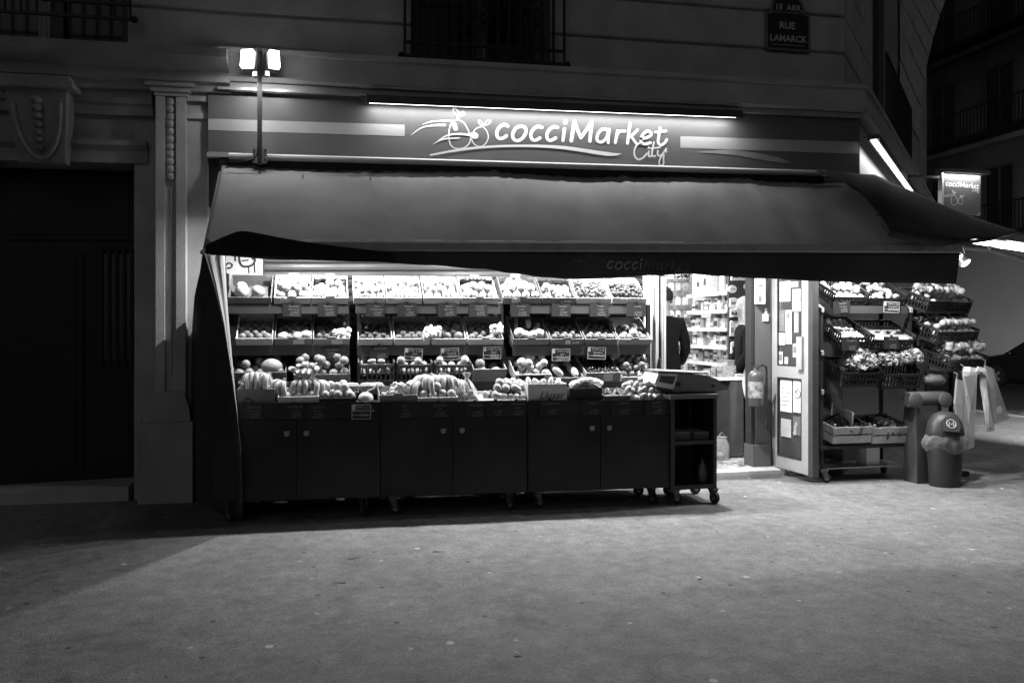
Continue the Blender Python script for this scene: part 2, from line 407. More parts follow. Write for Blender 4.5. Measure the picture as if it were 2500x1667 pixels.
prof = [(x0, zb), (x0 - .02, zb - .05), (x0 - .09, zb - .14), (x0 - .1, zp), (x1 + .04, zp), (x1 + .03, zb - .14), (x1, zb - .05), (x1, zb)]
mb.prism(prof, .02, PY - .02); mb.box(x0 - .13, x1 + .06, PY - .04, .02, -.1, zp - .002); bpart('pilaster_base', mb, STONE2, pil)
cm = (c0 + c1) / 2
for k in range(11):
    z = zc - .04 - k * .062; m2 = MB()
    m2.lathe([(.001, .03), (.02, .03), (.034, .012), (.036, -.008), (.026, -.028), (.001, -.03)], 12, (cm, PY + .025, z), None, 1, .6); bpart('garland_bead', m2, STONE, pil, True)
mb = MB(); mb.tube([(cm, PY + .03, zc - .74), (cm, PY + .03, zb + .12)], .012, 8); bpart('reed', mb, STONE, pil, True)
mb = MB(); a, b = X(457, -.05), X(507, -.05); mb.box(a, b, -.05, .02, -.1, zc - .02); mb.box(a - .01, b + .02, -.1, .02, zc - .02, zc + .05); mb.box(a, b + .01, -.075, .02, zc - .16, zc - .1); bpart('rear_pilaster', mb)
# entablature
eb, et = Z(500, 212, -.3), Z(540, 118, -.42)
mb = MB(); e1 = X(553, -.42)
mb.prismx([(.02, eb), (-.16, eb), (-.17, eb + .05), (-.24, eb + .06), (-.25, eb + .14), (-.33, eb + .17), (-.37, et - .1), (-.42, et - .07), (-.42, et), (.02, et + .02)], -6, e1)
bpart('entablature', mb, STONE2)
mb = MB(); mb.prismx([(.02, eb - .19), (-.03, eb - .19), (-.04, eb - .12), (-.07, eb - .1), (-.09, eb - .004), (.02, eb - .004)], -6, X(372, -.05)); bpart('architrave', mb, STONE2)
mb = MB(); zl = Z(300, 398, .0); mb.prismx([(.03, zl), (-.0, zl), (-.0, zl + .1), (-.04, zl + .14), (-.04, zl + .18), (.03, zl + .18)], -6, X(360, 0)); bpart('lintel', mb, STONE2)
# console over the door
k0, k1 = X(18, -.2), X(168, -.2); kz0, kz1 = Z(90, 392, -.2), Z(90, 222, -.2)
mb = MB(); n = 8; P = []
outl = [(k0, kz1), (k1, kz1), (k1 - .06, kz0), (k0 + .06, kz0)]
for (yy, s) in ((.02, 1), (-.26, 1)): P.append(yy)
mb.add([(k0, .0, kz1), (k1, .0, kz1), (k1 - .05, .0, kz0), (k0 + .05, .0, kz0), (k0, -.26, kz1), (k1, -.26, kz1), (k1 - .05, -.12, kz0), (k0 + .05, -.12, kz0)], [(0, 1, 2, 3), (7, 6, 5, 4), (0, 4, 5, 1), (1, 5, 6, 2), (2, 6, 7, 3), (3, 7, 4, 0)])
con = bpart('console', mb, STONE2)
mb = MB(); mb.box(k0 - .06, k1 + .06, -.34, .0, kz1 + .002, kz1 + .05); mb.box(k0 - .03, k1 + .03, -.3, 0, kz1 + .05, kz1 + .1); bpart('console_cap', mb, STONE2, con)
km = (k0 + k1) / 2
for k in range(7):
    m2 = MB(); t = k / 7; m2.ball((km, -.25 + .12 * t, kz1 - .08 - t * .42), .045 - .012 * t, 10, 6, .7); bpart('garland_bead', m2, STONE2, con, True)
mb = MB(); mb.tube([(km - .17 + .2 * (1 - math.cos(t)) * .85, -.25 + .1 * math.sin(t), kz1 - .1 - .42 * math.sin(t)) for t in [R(q) for q in range(0, 181, 15)]], .018, 7); bpart('swag', mb, STONE2, con, True)
# carriage door
mb = MB(); dx1 = X(333, .38); dz = Z(300, 398, .1); mb.box(-4.4, dx1, .4, .46, .1, dz + .2); cdoor = bpart('carriage_door', mb, DARKW)
gx0, gx1 = X(248, .38), X(322, .38); gz0, gz1 = Z(280, 880, .38), Z(280, 620, .38)
mb = MB(); mb.box(gx0, gx1, .385, .395, gz0, gz1); bpart('ribbed_pane', mb, mat('ribbed_glass', .05, .2, var=.3, scale=60), cdoor)
for k in range(5):
    x = gx0 + (gx1 - gx0) * k / 4; m2 = MB(); m2.box(x - .012, x + .012, .36, .384, gz0 - .05, gz1 + .05); bpart('door_bar', m2, DARKW, cdoor)
for (a, b, c, d) in ((gx0 - .05, gx1 + .03, .3, gz0 - .12), (gx0 - .75, gx0 - .15, .3, gz1), (gx0 - .75, gx1 + .03, gz1 + .12, dz - .05)):
    m2 = MB(); m2.prism([(a, c), (b, c), (b, d), (a, d)], .4, .375); m2.prism([(a + .05, c + .05), (b - .05, c + .05), (b - .05, d - .05), (a + .05, d - .05)], .374, .36); bpart('door_panel', m2, DARKW, cdoor)
mb = MB(); mb.box(-4.4, X(318, .05), -.02, .4, -.1, Z(200, 1187, .1)); bpart('door_step', mb, STONE)

# ---- shop recess: graffiti pier, roller shutter, beam, interior
SY = .36
px0, px1 = X(505, .3), X(641, .3)
mb = MB(); mb.box(px0, px1, .3, .5, -.05, 2.9); pier = bpart('pier', mb, mat('pier_paint', .62, .6, var=.12))
mb = MB()
def gp(x, y): q = at(460 + x * .2806, 600 + y * .2806, .298); return (q.x, q.z)
for pts, wd in ((((320, 80), (315, 130), (325, 240)), .016), (((325, 170), (350, 150), (380, 165), (370, 190), (340, 195)), .014), (((405, 90), (410, 130)), .014), (((440, 95), (450, 150), (480, 180), (540, 175), (570, 150), (580, 120), (560, 115)), .018), (((525, 180), (527, 235)), .01), (((575, 160), (578, 230)), .01), (((470, 130), (520, 125)), .012), (((480, 590), (500, 650)), .014), (((560, 590), (590, 635)), .02)):
    stroke(mb, [gp(*p) for p in pts], wd, .297 - .0004 * len(mb.f) / 20)
part('graffiti', mb, INK, pier)
sx0, sx1 = X(646, SY), X(1590, SY)
SHUT = mat('shutter_metal', .13, .4, .35, var=.1, scale=5)
sl = MB(); sl.prismx([(0, 0), (-.012, .012), (-.014, .035), (-.012, .058), (0, .07), (.006, .07), (.006, 0)], sx0, sx1); sl.shear(); slm = sl.mesh('slat'); slm.materials.append(SHUT)
mb = MB(); mb.box(sx0 - .05, sx1 + .05, SY + .03, SY + .06, .05, 2.75); shut = bpart('roller_shutter', mb, DGREY)
for a in (sx0 - .03, sx1): mb = MB(); mb.box(a, a + .03, SY - .03, SY + .028, 0, 2.7); bpart('guide_rail', mb, DGREY, shut)
for k in range(35):
    o = bpy.data.objects.new('slat', slm); col.objects.link(o); o.parent = shut; o.location = (0, SY, .1 + k * .074)
mb = MB(); mb.box(X(508, .1), 5.1, .02, .5, 2.55, CB - .61); bpart('shop_beam', mb, DGREY)
# interior shell
IX0, IX1, IY1 = 3.22, 6.4, 5.2
mb = MB(); mb.box(IX0 - .1, IX0, .45, IY1, .0, 3); mb.box(IX0 - .1, IX1, IY1, IY1 + .1, 0, 3); mb.box(5.05, 5.15, .35, IY1, 0, 3); bpart('shop_wall', mb, mat('shop_wall_paint', .6, .7), sh=False)
mb = MB(); mb.box(IX0, 5.05, .3, IY1, 2.75, 2.85); bpart('shop_ceiling', mb, WHITE, sh=False)
def terrazzo():
    m = mat('terrazzo', .5, .4, var=.1); t = m.node_tree; b = t.nodes['Principled BSDF']; tc = t.nodes['Texture Coordinate']
    vo = t.nodes.new('ShaderNodeTexVoronoi'); vo.inputs['Scale'].default_value = 22; t.links.new(tc.outputs['Object'], vo.inputs['Vector'])
    s2 = t.nodes.new('ShaderNodeSeparateColor'); t.links.new(vo.outputs['Color'], s2.inputs[0])
    mr = t.nodes.new('ShaderNodeMapRange'); mr.inputs[1].default_value = .1; mr.inputs[2].default_value = .45; mr.inputs[3].default_value = .16; mr.inputs[4].default_value = .55
    t.links.new(s2.outputs[0], mr.inputs[0]); t.links.new(mr.outputs[0], b.inputs['Base Color']); return m
mb = MB(); mb.box(IX0, 5.05, .12, IY1, -.1, .075); bpart('shop_floor', mb, terrazzo(), sh=False)
mb = MB(); mb.prismx([(.12, -.1), (-.02, -.1), (-.03, .04), (-.03, .072), (-.02, .08), (.12, .08)], 3.3, X(1905, -.02)); bpart('threshold', mb, STONE, sh=False)
# shop front to the right of the door, and lower chamfer wall
mb = MB(); mb.box(4.55, 5.3, .32, .45, -.1, 2.9); bpart('shop_panel', mb, mat('shopfront_dark', .09, .4, var=.1), sh=False)
# ---- chamfered corner
MC = Matrix.Translation((5.2, 0, 0)) @ Matrix.Rotation(R(45), 4, 'Z')
def ca(u, out=0.):    # distance along the chamfer for a photo column
    q = on(u, HZ, (5.2 + .7071 * out, -.7071 * out), (.7071, .7071)); return (q.x - 5.2 + q.y) * .7071
def cbox(mb, a0, a1, y0, y1, z0, z1): return mb.box(a0, a1, y0, y1, z0, z1, MC)
S5 = SH * 5.2
CL = ca(2292, .2)
cw0, cw1 = ca(2130), ca(2196)
mb = MB(); cbox(mb, .0, cw0, .03, .6, CB - .6 + S5, 8); cbox(mb, cw0, cw1, .03, .6, CB - .6 + S5, CT + S5 - .02); cbox(mb, cw1, CL, .03, .6, CB - .6 + S5, 8); bpart('chamfer_wall', mb, STONE2, sh=False)
for k in range(len(zz) - 1):
    z0, z1 = zz[k] + .014 + S5, zz[k + 1] - .014 + S5; mb = MB(); cbox(mb, 0.0, cw0, 0, .029, z0, z1); bpart('stone_course', mb, sh=False)
mb = MB(); cbox(mb, -.02, CL + .25, -.22, .02, CB + S5, CT - .05 + S5); cbox(mb, -.04, CL + .28, -.25, .02, CT - .049 + S5, CT + S5); bpart('cornice', mb, sh=False)
mb = MB(); cbox(mb, cw0, cw1, .3, .34, CT + S5, 8); cwn = bpart('window', mb, WPANE, sh=False)
for a, b in ((cw0, cw0 + .08), (cw1 - .08, cw1)): mb = MB(); cbox(mb, a, b, .22, .298, CT + S5, 8); bpart('window_jamb', mb, mat('window_wood', .09, .6), cwn, sh=False)
mb = MB(); y = -.16; a, b = cw0 - .05, ca(2225, .16)
for z in (CT + S5 + .06, CT + S5 + .95): cbox(mb, a, b, y - .012, y + .012, z - .012, z + .012)
rail = bpart('balcony_railing', mb, BLACKI, sh=False)
for i in range(17):
    x = a + (b - a) * i / 16; m2 = MB(); cbox(m2, x - .009, x + .009, y - .009, y + .009, CT + S5 + .06, CT + S5 + .95); bpart('baluster', m2, BLACKI, rail, sh=False)
# flaring bay at the end of the chamfer, stone by stone
def bay(v): # right edge of the bay: photo column for a photo row
    t = max(0, min(1, (340 - v) / 420)); return 2244 + 95 * t ** 1.9
vv = [345, 262, 196, 139, 94, 38, -10, -70, -140]
a_end = ca(2244); PE = Vector((5.2 + .7071 * a_end, .7071 * a_end, 0)); NO = Vector((.7071, -.7071, 0))
def bay_pt(v):       # outer edge of the flare at a photo row
    d = ray(bay(v), v); r_ = d[0] / d[1]; k = (r_ * (PE.y + CD) - PE.x) / (NO.x - r_ * NO.y); p = PE + NO * max(0, k); t = p.x / d[0]; p.z = CH + t * d[2]; return p
for i in range(len(vv) - 1):
    m2 = MB(); n = 5; rows = []
    for k in range(n + 1):
        v = vv[i] + (vv[i + 1] - vv[i]) * (k / n * .94 + .03); e = bay_pt(v); l0 = MC @ Vector((cw1 + .01, -.005, 0)); l0.z = on(2200, v + 14 * (1 - i / 8) * 0, (5.2, 0), (.7071, .7071)).z; l0.z = e.z
        rows.append([l0.lerp(e, q / 6) + NO * (-.0 + .0 * q) for q in range(7)] + [e - NO * (.3 + (e - PE).dot(NO))])
    m2.grid(rows); bpart('bay_stone', m2, STONE, sh=False)
mb = MB(); cbox(mb, 0.05, CL, .02, .5, -.1, CB - .6 + S5); bpart('chamfer_base', mb, mat('shopfront_dark', .09, .4), sh=False)

# ================================================================ buildings across the side street
FB = thing('far_building', 'tall dark apartment house across the side street', 'building', (23, 14, -.2))
FW = mat('far_render', .14, .9, var=.25, scale=.6, bump=.1, det=5)
mb = MB(); mb.box(23, 30, 2, 45, -.3, 20); part('wall', mb, FW, FB)
mb = MB(); mb.box(22.96, 23.0, 2, 45, -.3, 4.39); part('ground_floor_lamplight', mb, mat('lamplit_render', .72, .85, var=.08, scale=.5), FB)  # paler sheet, lamp light on the lower wall put into its colour
mb = MB()
for z in (4.4, 7.9, 11.4): mb.box(22.7, 23.01, 2, 45, z, z + .22)
part('string_course', mb, STONE2, FB)
for fl in range(4):
    for k in range(9):
        y = 5 + k * 2.6; z = 4.75 + fl * 3.5
        m2 = MB(); m2.box(22.93, 23.03, y, y + 1.15, z, z + 2.3); wn = part('window', m2, WPANE, FB)
        m2 = MB()
        for (a, b, c, d) in ((y - .08, y, z, z + 2.3), (y + 1.15, y + 1.23, z, z + 2.3), (y - .08, y + 1.23, z + 2.3, z + 2.4)): m2.box(22.88, 23.03, a, b, c, d)
        m2.box(22.9, 22.928, y + .55, y + .6, z, z + 2.3); part('window_frame', m2, mat('far_trim', .1, .8), wn)
    m2 = MB(); z = 4.7 + fl * 3.5
    m2.box(22.1, 23.02, 4.4, 29, z - .12, z); m2.box(22.1, 22.14, 4.4, 29, z + .93, z + .97); bal = part('balcony', m2, BLACKI, FB)
    m2 = MB()
    for k in range(160): m2.box(22.11, 22.13, 4.4 + k * .154, 4.42 + k * .154, z, z + .94)
    tag(part('balusters', m2, BLACKI, bal), kind='stuff')

# ================================================================ SHOP SIGN
GY = -.12
def zs(zf, x): return zf + SH * x
s0, s1 = X(508, GY), X(2099, GY); sb, st = 2.935, CB - .055
sign = thing('shop_sign', 'long dark shop fascia sign with pale fruit emblem and lettering', 'sign', (2.2, GY, 2.95))
for a, b in ((s0, X(988, GY)), (X(988, GY), X(1661, GY)), (X(1661, GY), s1)):
    mb = MB(); mb.box(a + .0006, b - .0006, GY, .0, sb, st); mb.shear(); part('board', mb, SIGN, sign)
def stripe(pts, m=PALE2):
    mb = MB(); mb.flat([at(u, v, GY - .003) for u, v in pts]); part('stripe', mb, m, sign)
stripe([(508, 318), (508, 290), (988, 305), (988, 333)]); stripe([(1661, 361), (1661, 333), (2096, 347), (2096, 376)])
GREEN = mat('sign_swoop', .3, .45)
mb = MB(); sw = [(1700, 372), (1780, 372), (1850, 382), (1900, 391), (1930, 398)]
stroke(mb, [(at(u, v, GY).x, at(u, v, GY).z) for u, v in sw], [.0, .05, .06, .05, .0], GY - .0045); part('swoop', mb, GREEN, sign)
# lettering and emblem, pen strokes (x right, y down, in logo units)
LETTERS = [([(848, 222), (820, 212), (785, 228), (763, 265), (762, 300), (782, 322), (812, 318), (838, 300)], 26),
 ([(955, 225), (915, 238), (888, 285), (895, 325), (925, 340), (965, 320), (992, 275), (988, 238), (955, 225)], 26),
 ([(1120, 234), (1090, 227), (1055, 245), (1033, 285), (1038, 322), (1065, 338), (1105, 318)], 26),
 ([(1245, 235), (1215, 230), (1180, 252), (1160, 290), (1165, 325), (1190, 338), (1230, 318)], 26),
 ([(1300, 245), (1294, 292), (1288, 338)], 26), ([(1311, 182), (1305, 197)], 32),
 ([(1354, 340), (1367, 262), (1380, 188)], 30), ([(1380, 188), (1405, 255), (1430, 318)], 27), ([(1430, 318), (1474, 255), (1518, 190)], 26), ([(1518, 190), (1509, 268), (1502, 344)], 28),
 ([(1645, 255), (1600, 250), (1565, 290), (1560, 335), (1590, 352), (1630, 325), (1652, 262)], 24), ([(1658, 252), (1650, 305), (1648, 356)], 24),
 ([(1724, 262), (1714, 310), (1705, 355)], 25), ([(1714, 302), (1738, 268), (1782, 264)], 22),
 ([(1822, 200), (1812, 280), (1802, 360)], 25), ([(1882, 255), (1855, 282), (1824, 308)], 22), ([(1832, 304), (1850, 332), (1872, 362)], 22),
 ([(1908, 325), (1950, 318), (1985, 300), (1990, 278), (1962, 264), (1925, 290), (1907, 335), (1930, 368), (1985, 356)], 23),
 ([(2062, 238), (2050, 310), (2046, 352), (2066, 376), (2098, 358), (2114, 332)], 23), ([(2026, 272), (2068, 268), (2108, 264)], 21)]
CITY = [([(1938, 372), (1915, 354), (1878, 372), (1855, 420), (1860, 465), (1888, 490), (1925, 476), (1956, 442)], 14),
 ([(1972, 425), (1968, 455), (1978, 468), (1996, 452)], 13), ([(1970, 392), (1968, 398)], 15), ([(2012, 352), (1998, 420), (1998, 462), (2022, 462)], 13), ([(1982, 402), (2062, 394)], 11),
 ([(2042, 422), (2042, 455), (2066, 458), (2104, 415)], 13), ([(2108, 405), (2088, 470), (2088, 525), (2066, 541), (2052, 515), (2070, 465), (2112, 428)], 13)]
EMBLEM = [([(440, 174), (400, 200), (380, 260), (380, 330), (402, 385), (450, 402), (510, 390), (548, 345), (545, 290), (520, 230), (490, 190), (440, 174)], 9),
 ([(448, 172), (452, 136)], 18), ([(446, 136), (418, 112), (414, 78), (440, 94), (458, 116), (446, 136)], 9), ([(460, 132), (492, 108), (502, 128), (476, 142), (460, 132)], 10),
 ([(640, 228), (592, 246), (562, 300), (568, 350), (610, 384), (660, 374), (692, 320), (682, 265), (652, 230)], 8),
 ([(640, 222), (618, 200), (618, 176), (640, 192), (645, 220)], 8), ([(655, 217), (680, 184), (712, 178), (695, 206), (655, 217)], 9),
 ([(75, 298), (150, 242), (240, 220), (345, 216)], [2, 10, 20]), ([(165, 212), (250, 186), (400, 180)], [2, 10, 12]), ([(290, 340), (360, 300), (450, 286), (545, 294)], [2, 14, 18]), ([(250, 370), (330, 328), (460, 318)], [2, 11, 9]),
 ([(423, 212), (432, 244)], 34), ([(574, 296), (588, 300)], 50),
 ([(230, 455), (440, 416), (700, 388), (1000, 381), (1300, 396), (1640, 446), (1750, 444)], [10, 18, 17, 18, 26, 30, 3])]
def logo(strokes, fn, sc_, name, m, root, y0, dy=.0003):
    mb = MB(); k = 0
    for pts, wd in strokes:
        stroke(mb, [fn(p) for p in pts], [q * sc_ for q in wd] if isinstance(wd, list) else wd * sc_, y0 - dy * k, len(pts) > 2); k += 1
    o = part(name, mb, m, root) if root else None
    return o, mb
def sfn(p): q = at(980 + p[0] * .3061, 240 + p[1] * .3061, GY - .004); return (q.x, q.z)
LS = .3061 * (sfn((2000, 300))[0] - sfn((500, 300))[0]) / (1500 * .3061)
logo(LETTERS, sfn, LS, 'lettering', PALE, sign, GY - .004)
logo(CITY, sfn, LS, 'lettering', PALE, sign, GY - .0115)
logo(EMBLEM, sfn, LS, 'emblem', PALE, sign, GY - .004)
# flashing under the left half of the cornice and thin rail below the sign
mb = MB(); mb.box(X(530, -.2), X(880, -.2), -.2, -.175, CB - .075, CB - .052); mb.shear(); part('flashing', mb, GREYM, sign)
mb = MB(); mb.box(s0, s1, GY - .03, GY + .02, sb - .035, sb - .005); mb.shear(); part('bottom_rail', mb, DGREY, sign)

# ---- sign lamps
def bar_lamp(name, label, a, b, power, M=None, zf=None, y0=-.36, y1=-.24):
    n = Vector((b[0] - a[0], b[1] - a[1], b[2] - a[2])); L = n.length
    r = thing(name, label, 'lamp', a); ang = math.atan2(n.y, n.x); r.rotation_euler = (0, -math.asin(n.z / L), ang)
    mb = MB(); mb.prismx([(-.06, -.042), (-.066, .02), (-.04, .035), (.05, .035), (.065, .0), (.05, -.02), (.03, -.008), (-.05, -.008), (-.054, -.042)], 0, L); lpart('housing', mb, DGREY, r)
    mb = MB(); mb.box(.03, L - .03, -.02, .028, -.022, -.0085); lpart('diffuser', mb, TUBE, r)
    light(r, (L / 2, .004, -.026), (R(12), 0, 0), L - .08, .04, power)
    for x in (.12, L - .12):
        mb = MB(); mb.box(x - .015, x + .015, .0, .11, .036, .048); lpart('bracket', mb, DGREY, r)
    return r
a, b = at(893, 244, -.235), at(1806, 281, -.235)
bar_lamp('sign_lamp', 'long strip lamp shining down over the fascia lettering', a, b, 16)
# flood lamps on a post standing on the awning box
fb = at(634, 402, -.36)
fp = thing('floodlight_post', 'slim dark post with two lit floodlights on the awning box', 'lamp', fb)
zt = at(634, 118, -.36).z
mb = MB(); mb.box(fb.x - .018, fb.x + .018, fb.y - .018, fb.y + .018, fb.z, zt); part('post', mb, DGREY, fp)
mb = MB(); q0, q1 = at(617, 398, -.33), at(652, 361, -.33); mb.box(q0.x, q1.x, -.335, -.325, q0.z, q1.z); bp = part('base_plate', mb, ALU, fp)
for u in (620, 648):
    for v in (367, 391):
        q = at(u, v, -.335); mb = MB(); mb.lathe([(.009, 0), (.009, .008), (.004, .01)], 8, q, Matrix.Rotation(R(90), 4, 'X')); part('bolt', mb, DGREY, bp)
mb = MB(); mb.tube([at(u, v, -.39) for u, v in ((629, 362), (628, 378), (618, 390), (600, 394), (560, 396))], .006, 6); part('cable', mb, RUB, fp, True)
for (ua, ub, va, vb, sgn) in ((592, 622, 124, 171, -1), (655, 680, 126, 172, 1)):
    c = at((ua + ub) / 2, (va + vb) / 2, -.42); wd = abs(at(ub, va, -.42).x - at(ua, va, -.42).x) * 1.12; hh = abs(at(ua, va, -.42).z - at(ua, vb, -.42).z)
    fl = lpart('floodlight', MB().add(*(lambda m: (m.v, m.f))(MB().prism([(-wd / 2, -hh / 2), (wd / 2, -hh / 2), (wd / 2 + .012, hh / 2), (-wd / 2 - .012, hh / 2)], .0, .055))), DGREY, fp, loc=c - fb, rot=(R(-10), 0, R(18 * sgn)))
    lpart('lens', MB().box(-wd / 2 + .006, wd / 2 - .006, -.045, -.001, -hh / 2 + .006, hh / 2 - .008), FLOOD, fl)
    lpart('mount', MB().box(-.016 - .05 * sgn, .016 - .05 * sgn, .02, .05, -hh / 2 - .05, -hh / 2 - .002), DGREY, fl)
    light(fl, (0, -.02, -hh / 2 - .02), (R(18), 0, 0), wd, .05, 3.0)

# ================================================================ MAIN AWNING
AYF = -1.35
xl, xr = X(512, AYF), X(2343, AYF)
aw = thing('awning', 'wide dark canvas awning over the produce carts with drooping valance', 'awning', (2.2, -.3, 2.8))
KY = -.24
kx0, kx1 = X(560, KY), X(2012, KY); kz = Z(1200, 403, KY)
mb = MB(); mb.prismx([(KY + .08, kz + .03), (KY - .02, kz + .035), (KY - .08, kz + .012), (KY - .08, kz - .005), (KY - .02, kz - .02), (KY + .08, kz - .02)], kx0, kx1); mb.shear(); part('cassette', mb, WHITE, aw)
mb = MB(); mb.box(kx0 - .08, kx1 - .02, KY - .02, KY + .1, kz - .2, kz - .022); mb.shear(); part('cassette_gap_shade', mb, BLACKI, aw)  # black box put in as the shade of the gap below the cassette
mb = MB(); mb.box(X(506, -.2), kx0 + .1, -.23, -.13, kz + .005, kz + .045); mb.shear(); part('end_bracket', mb, ALU, aw)
zf_t = kz - .085; zf_b = Z(1250, 590, AYF)
seams = [X(890, -.3), X(1217, -.3), X(1530, -.3), X(1818, -.3)]
def canopy(x, t):
    y = KY - .02 + (AYF - KY + .02) * t; z = zf_t + (zf_b - zf_t) * t
    puck = 0
    for s in seams:
        d = abs(x - s - .22 * t); puck += .017 * math.exp(-(d / .10) ** 2) * math.exp(-t * 5) + .006 * math.exp(-(d / .03) ** 2) * (1 - t) ** 2
    sag = -.03 * math.sin(math.pi * t) * (1 + .25 * math.sin(x * 1.7)) - .012 * math.sin(x * 2.9 + 1) * (1 - t)
    wr = .0015 * math.sin(x * 13 + 5 * t) * math.sin(x * 3.1 + t * 2) * 3 + .004 * math.sin(x * 40 + t * 9) * max(0, .5 - t) + .0025 * math.sin((x * .7 + t) * 75)
    for s in seams: wr *= 1 + 1.2 * math.exp(-((x - s) / .12) ** 2)
    return (x, y, z + SH * x + puck + sag + wr)
nx, ny = 260, 26
mb = MB(); mb.grid([[canopy(xl - .03 + (xr - xl + .03) * i / nx - (.02 * (1 - j / ny)), j / ny) for i in range(nx + 1)] for j in range(ny + 1)] + [[(xl - .03 + (xr - xl + .03) * i / nx, AYF + .006, Z(1250, 608, AYF) + SH * (xl + (xr - xl) * i / nx)) for i in range(nx + 1)]])
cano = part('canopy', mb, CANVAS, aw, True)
sd = cano.modifiers.new('thickness', 'SOLIDIFY'); sd.thickness = .004
for s in seams:
    mb = MB(); mb.tube([Vector(canopy(s + .22 * t, t)) + Vector((0, 0, .003)) for t in [k / 16 for k in range(2, 17)]], .0016, 5); part('seam', mb, mat('seam_thread', .42, .8), cano)
# front bar
mb = MB(); zb0, zb1 = Z(1250, 615, AYF), Z(1250, 591, AYF)
mb.prismx([(AYF + .03, zb0), (AYF - .02, zb0), (AYF - .035, zb0 + .012), (AYF - .035, zb1 - .012), (AYF - .015, zb1 + .004), (AYF + .012, zb1 + .012), (AYF + .05, zb1 + .012), (AYF + .05, zb0)], xl, xr); mb.shear(); part('front_bar', mb, mat('bar_grey', .34, .6, .0), aw)
# valance hanging under the bar; its left end is flipped up over the canvas
def vbot(u):
    P = [(500, 622), (700, 634), (900, 640), (1050, 648), (1180, 657), (1250, 667), (1330, 677), (1400, 681), (1480, 679), (1600, 672), (1680, 669), (1760, 674), (1850, 680), (2000, 687), (2150, 690), (2342, 692)]
    for (a, b), (c, d) in zip(P, P[1:]):
        if u <= c: t = (u - a) / (c - a); t = t * t * (3 - 2 * t); return b + (d - b) * t
    return P[-1][1]
n = 200; P = []
for i in range(n + 1):
    u = 512 + (2342 - 512) * i / n; x = X(u, AYF); top = zb0 + SH * x; bot = at(u, vbot(u), AYF).z; row = []
    for k in range(7):
        t = k / 6; row.append((x, AYF - .01 - .035 * t * math.sin(x * 2.1 + .6) - .02 * t * math.sin(x * 5.3) + .02 * t, top + (bot - top) * t))
    P.append(row)
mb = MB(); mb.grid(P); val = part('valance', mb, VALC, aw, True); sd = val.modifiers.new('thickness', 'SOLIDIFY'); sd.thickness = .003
# flipped flap
FL = [(500, 598, 622), (520, 590, 622), (545, 578, 623), (575, 566, 624), (590, 563, 624), (615, 566, 625), (650, 573, 626), (700, 583, 628), (760, 593, 630), (830, 602, 632), (900, 610, 634), (960, 618, 636)]
P = []
for i, (u, vt, vb) in enumerate(FL):
    row = []
    for k in range(6):
        t = k / 5; v = vb + (vt - vb) * t; y = AYF - .075 + .035 * t * t + .008 * math.sin(i * 1.9 + k); row.append(at(u, v, y))
    P.append(row)
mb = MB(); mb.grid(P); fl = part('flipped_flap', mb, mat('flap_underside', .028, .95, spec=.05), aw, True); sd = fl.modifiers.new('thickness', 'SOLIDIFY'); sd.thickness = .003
ss = fl.modifiers.new('smooth', 'SUBSURF'); ss.levels = 1; ss.render_levels = 2
# faded print on the valance
def vfn(p): x = -1.0 + 2 * p[0] / 2100; return x
v0 = at(1365, 620, AYF - .06); vsc = (at(1670, 620, AYF).x - at(1365, 620, AYF).x) / 2050
def vf(p): x = v0.x + p[0] * vsc; return (x, v0.z + .045 - p[1] * vsc * .95 + SH * (x - v0.x))
logo(LETTERS[:6], vf, vsc, 'lettering', mat('faded_print_light', .3, .9), aw, AYF - .075)
logo(LETTERS[6:], vf, vsc, 'lettering', mat('faded_print', .1, .9), aw, AYF - .075)
logo(CITY, vf, vsc, 'lettering', mat('faded_print_mid', .2, .9), aw, AYF - .085)
logo(EMBLEM[7:8], vf, vsc * 1.0, 'emblem', mat('faded_print_mid', .2, .9), aw, AYF - .075)
logo(EMBLEM[:7] + EMBLEM[8:], vf, vsc * .8, 'emblem', mat('faded_print', .1, .9), aw, AYF - .08)
# folding arms, seen at the left end
for xa in (xl + .02, 2.3, xr - .1):
    mb = MB(); e = Vector((xa, -.2, kz - .1 + SH * xa)); f = Vector((xa, AYF + .04, zb1 - .03 + SH * xa)); mid = (e + f) / 2 + Vector((.3 if xa < 2 else -.3, 0, -.03))
    mb.tube([e, mid], .022, 8); mb.tube([mid, f], .018, 8); mb.ball(mid, .035, 8, 6); part('folding_arm', mb, ALU, aw, True)
mb = MB(); mb.tube([at(540, 415, -.2), at(500, 612, AYF + .04)], .016, 8); part('end_strut', mb, ALU, aw, True)

# ---- shaded bulb lamps under the awning
LY, LZ = -.42, 2.47
for i, (lx, pw) in enumerate(((-.18, 42), (.37, 15), (1.4, 44), (2.5, 72), (3.6, 88), (5.0, 66))):
    ll = ['left end of the left rack', 'middle of the left rack', 'middle rack', 'right wall rack', 'shop doorway', 'right-hand produce rack'][i]
    r = thing('pendant_lamp', 'shaded bulb lamp hung beneath the awning above the ' + ll, 'lamp', (lx, LY if i < 5 else -.8, LZ), group='bulb lamps beneath the awning')
    lpart('shade', MB().lathe([(.02, .1), (.04, .09), (.085, .0), (.08, .0), (.036, .084), (.015, .09)], 18), DGREY, r, True)
    lpart('bulb', MB().ball((0, 0, .03), .03, 12, 8), BULB, r, True)
    lpart('flex', MB().tube([(0, 0, .1), (0, .01, .2), (0, .02, .3)], .004, 6), RUB, r)
    l = light(r, (0, 0, -.004), (0, 0, 0), .07, .07, pw); l.data.shape = 'DISK'

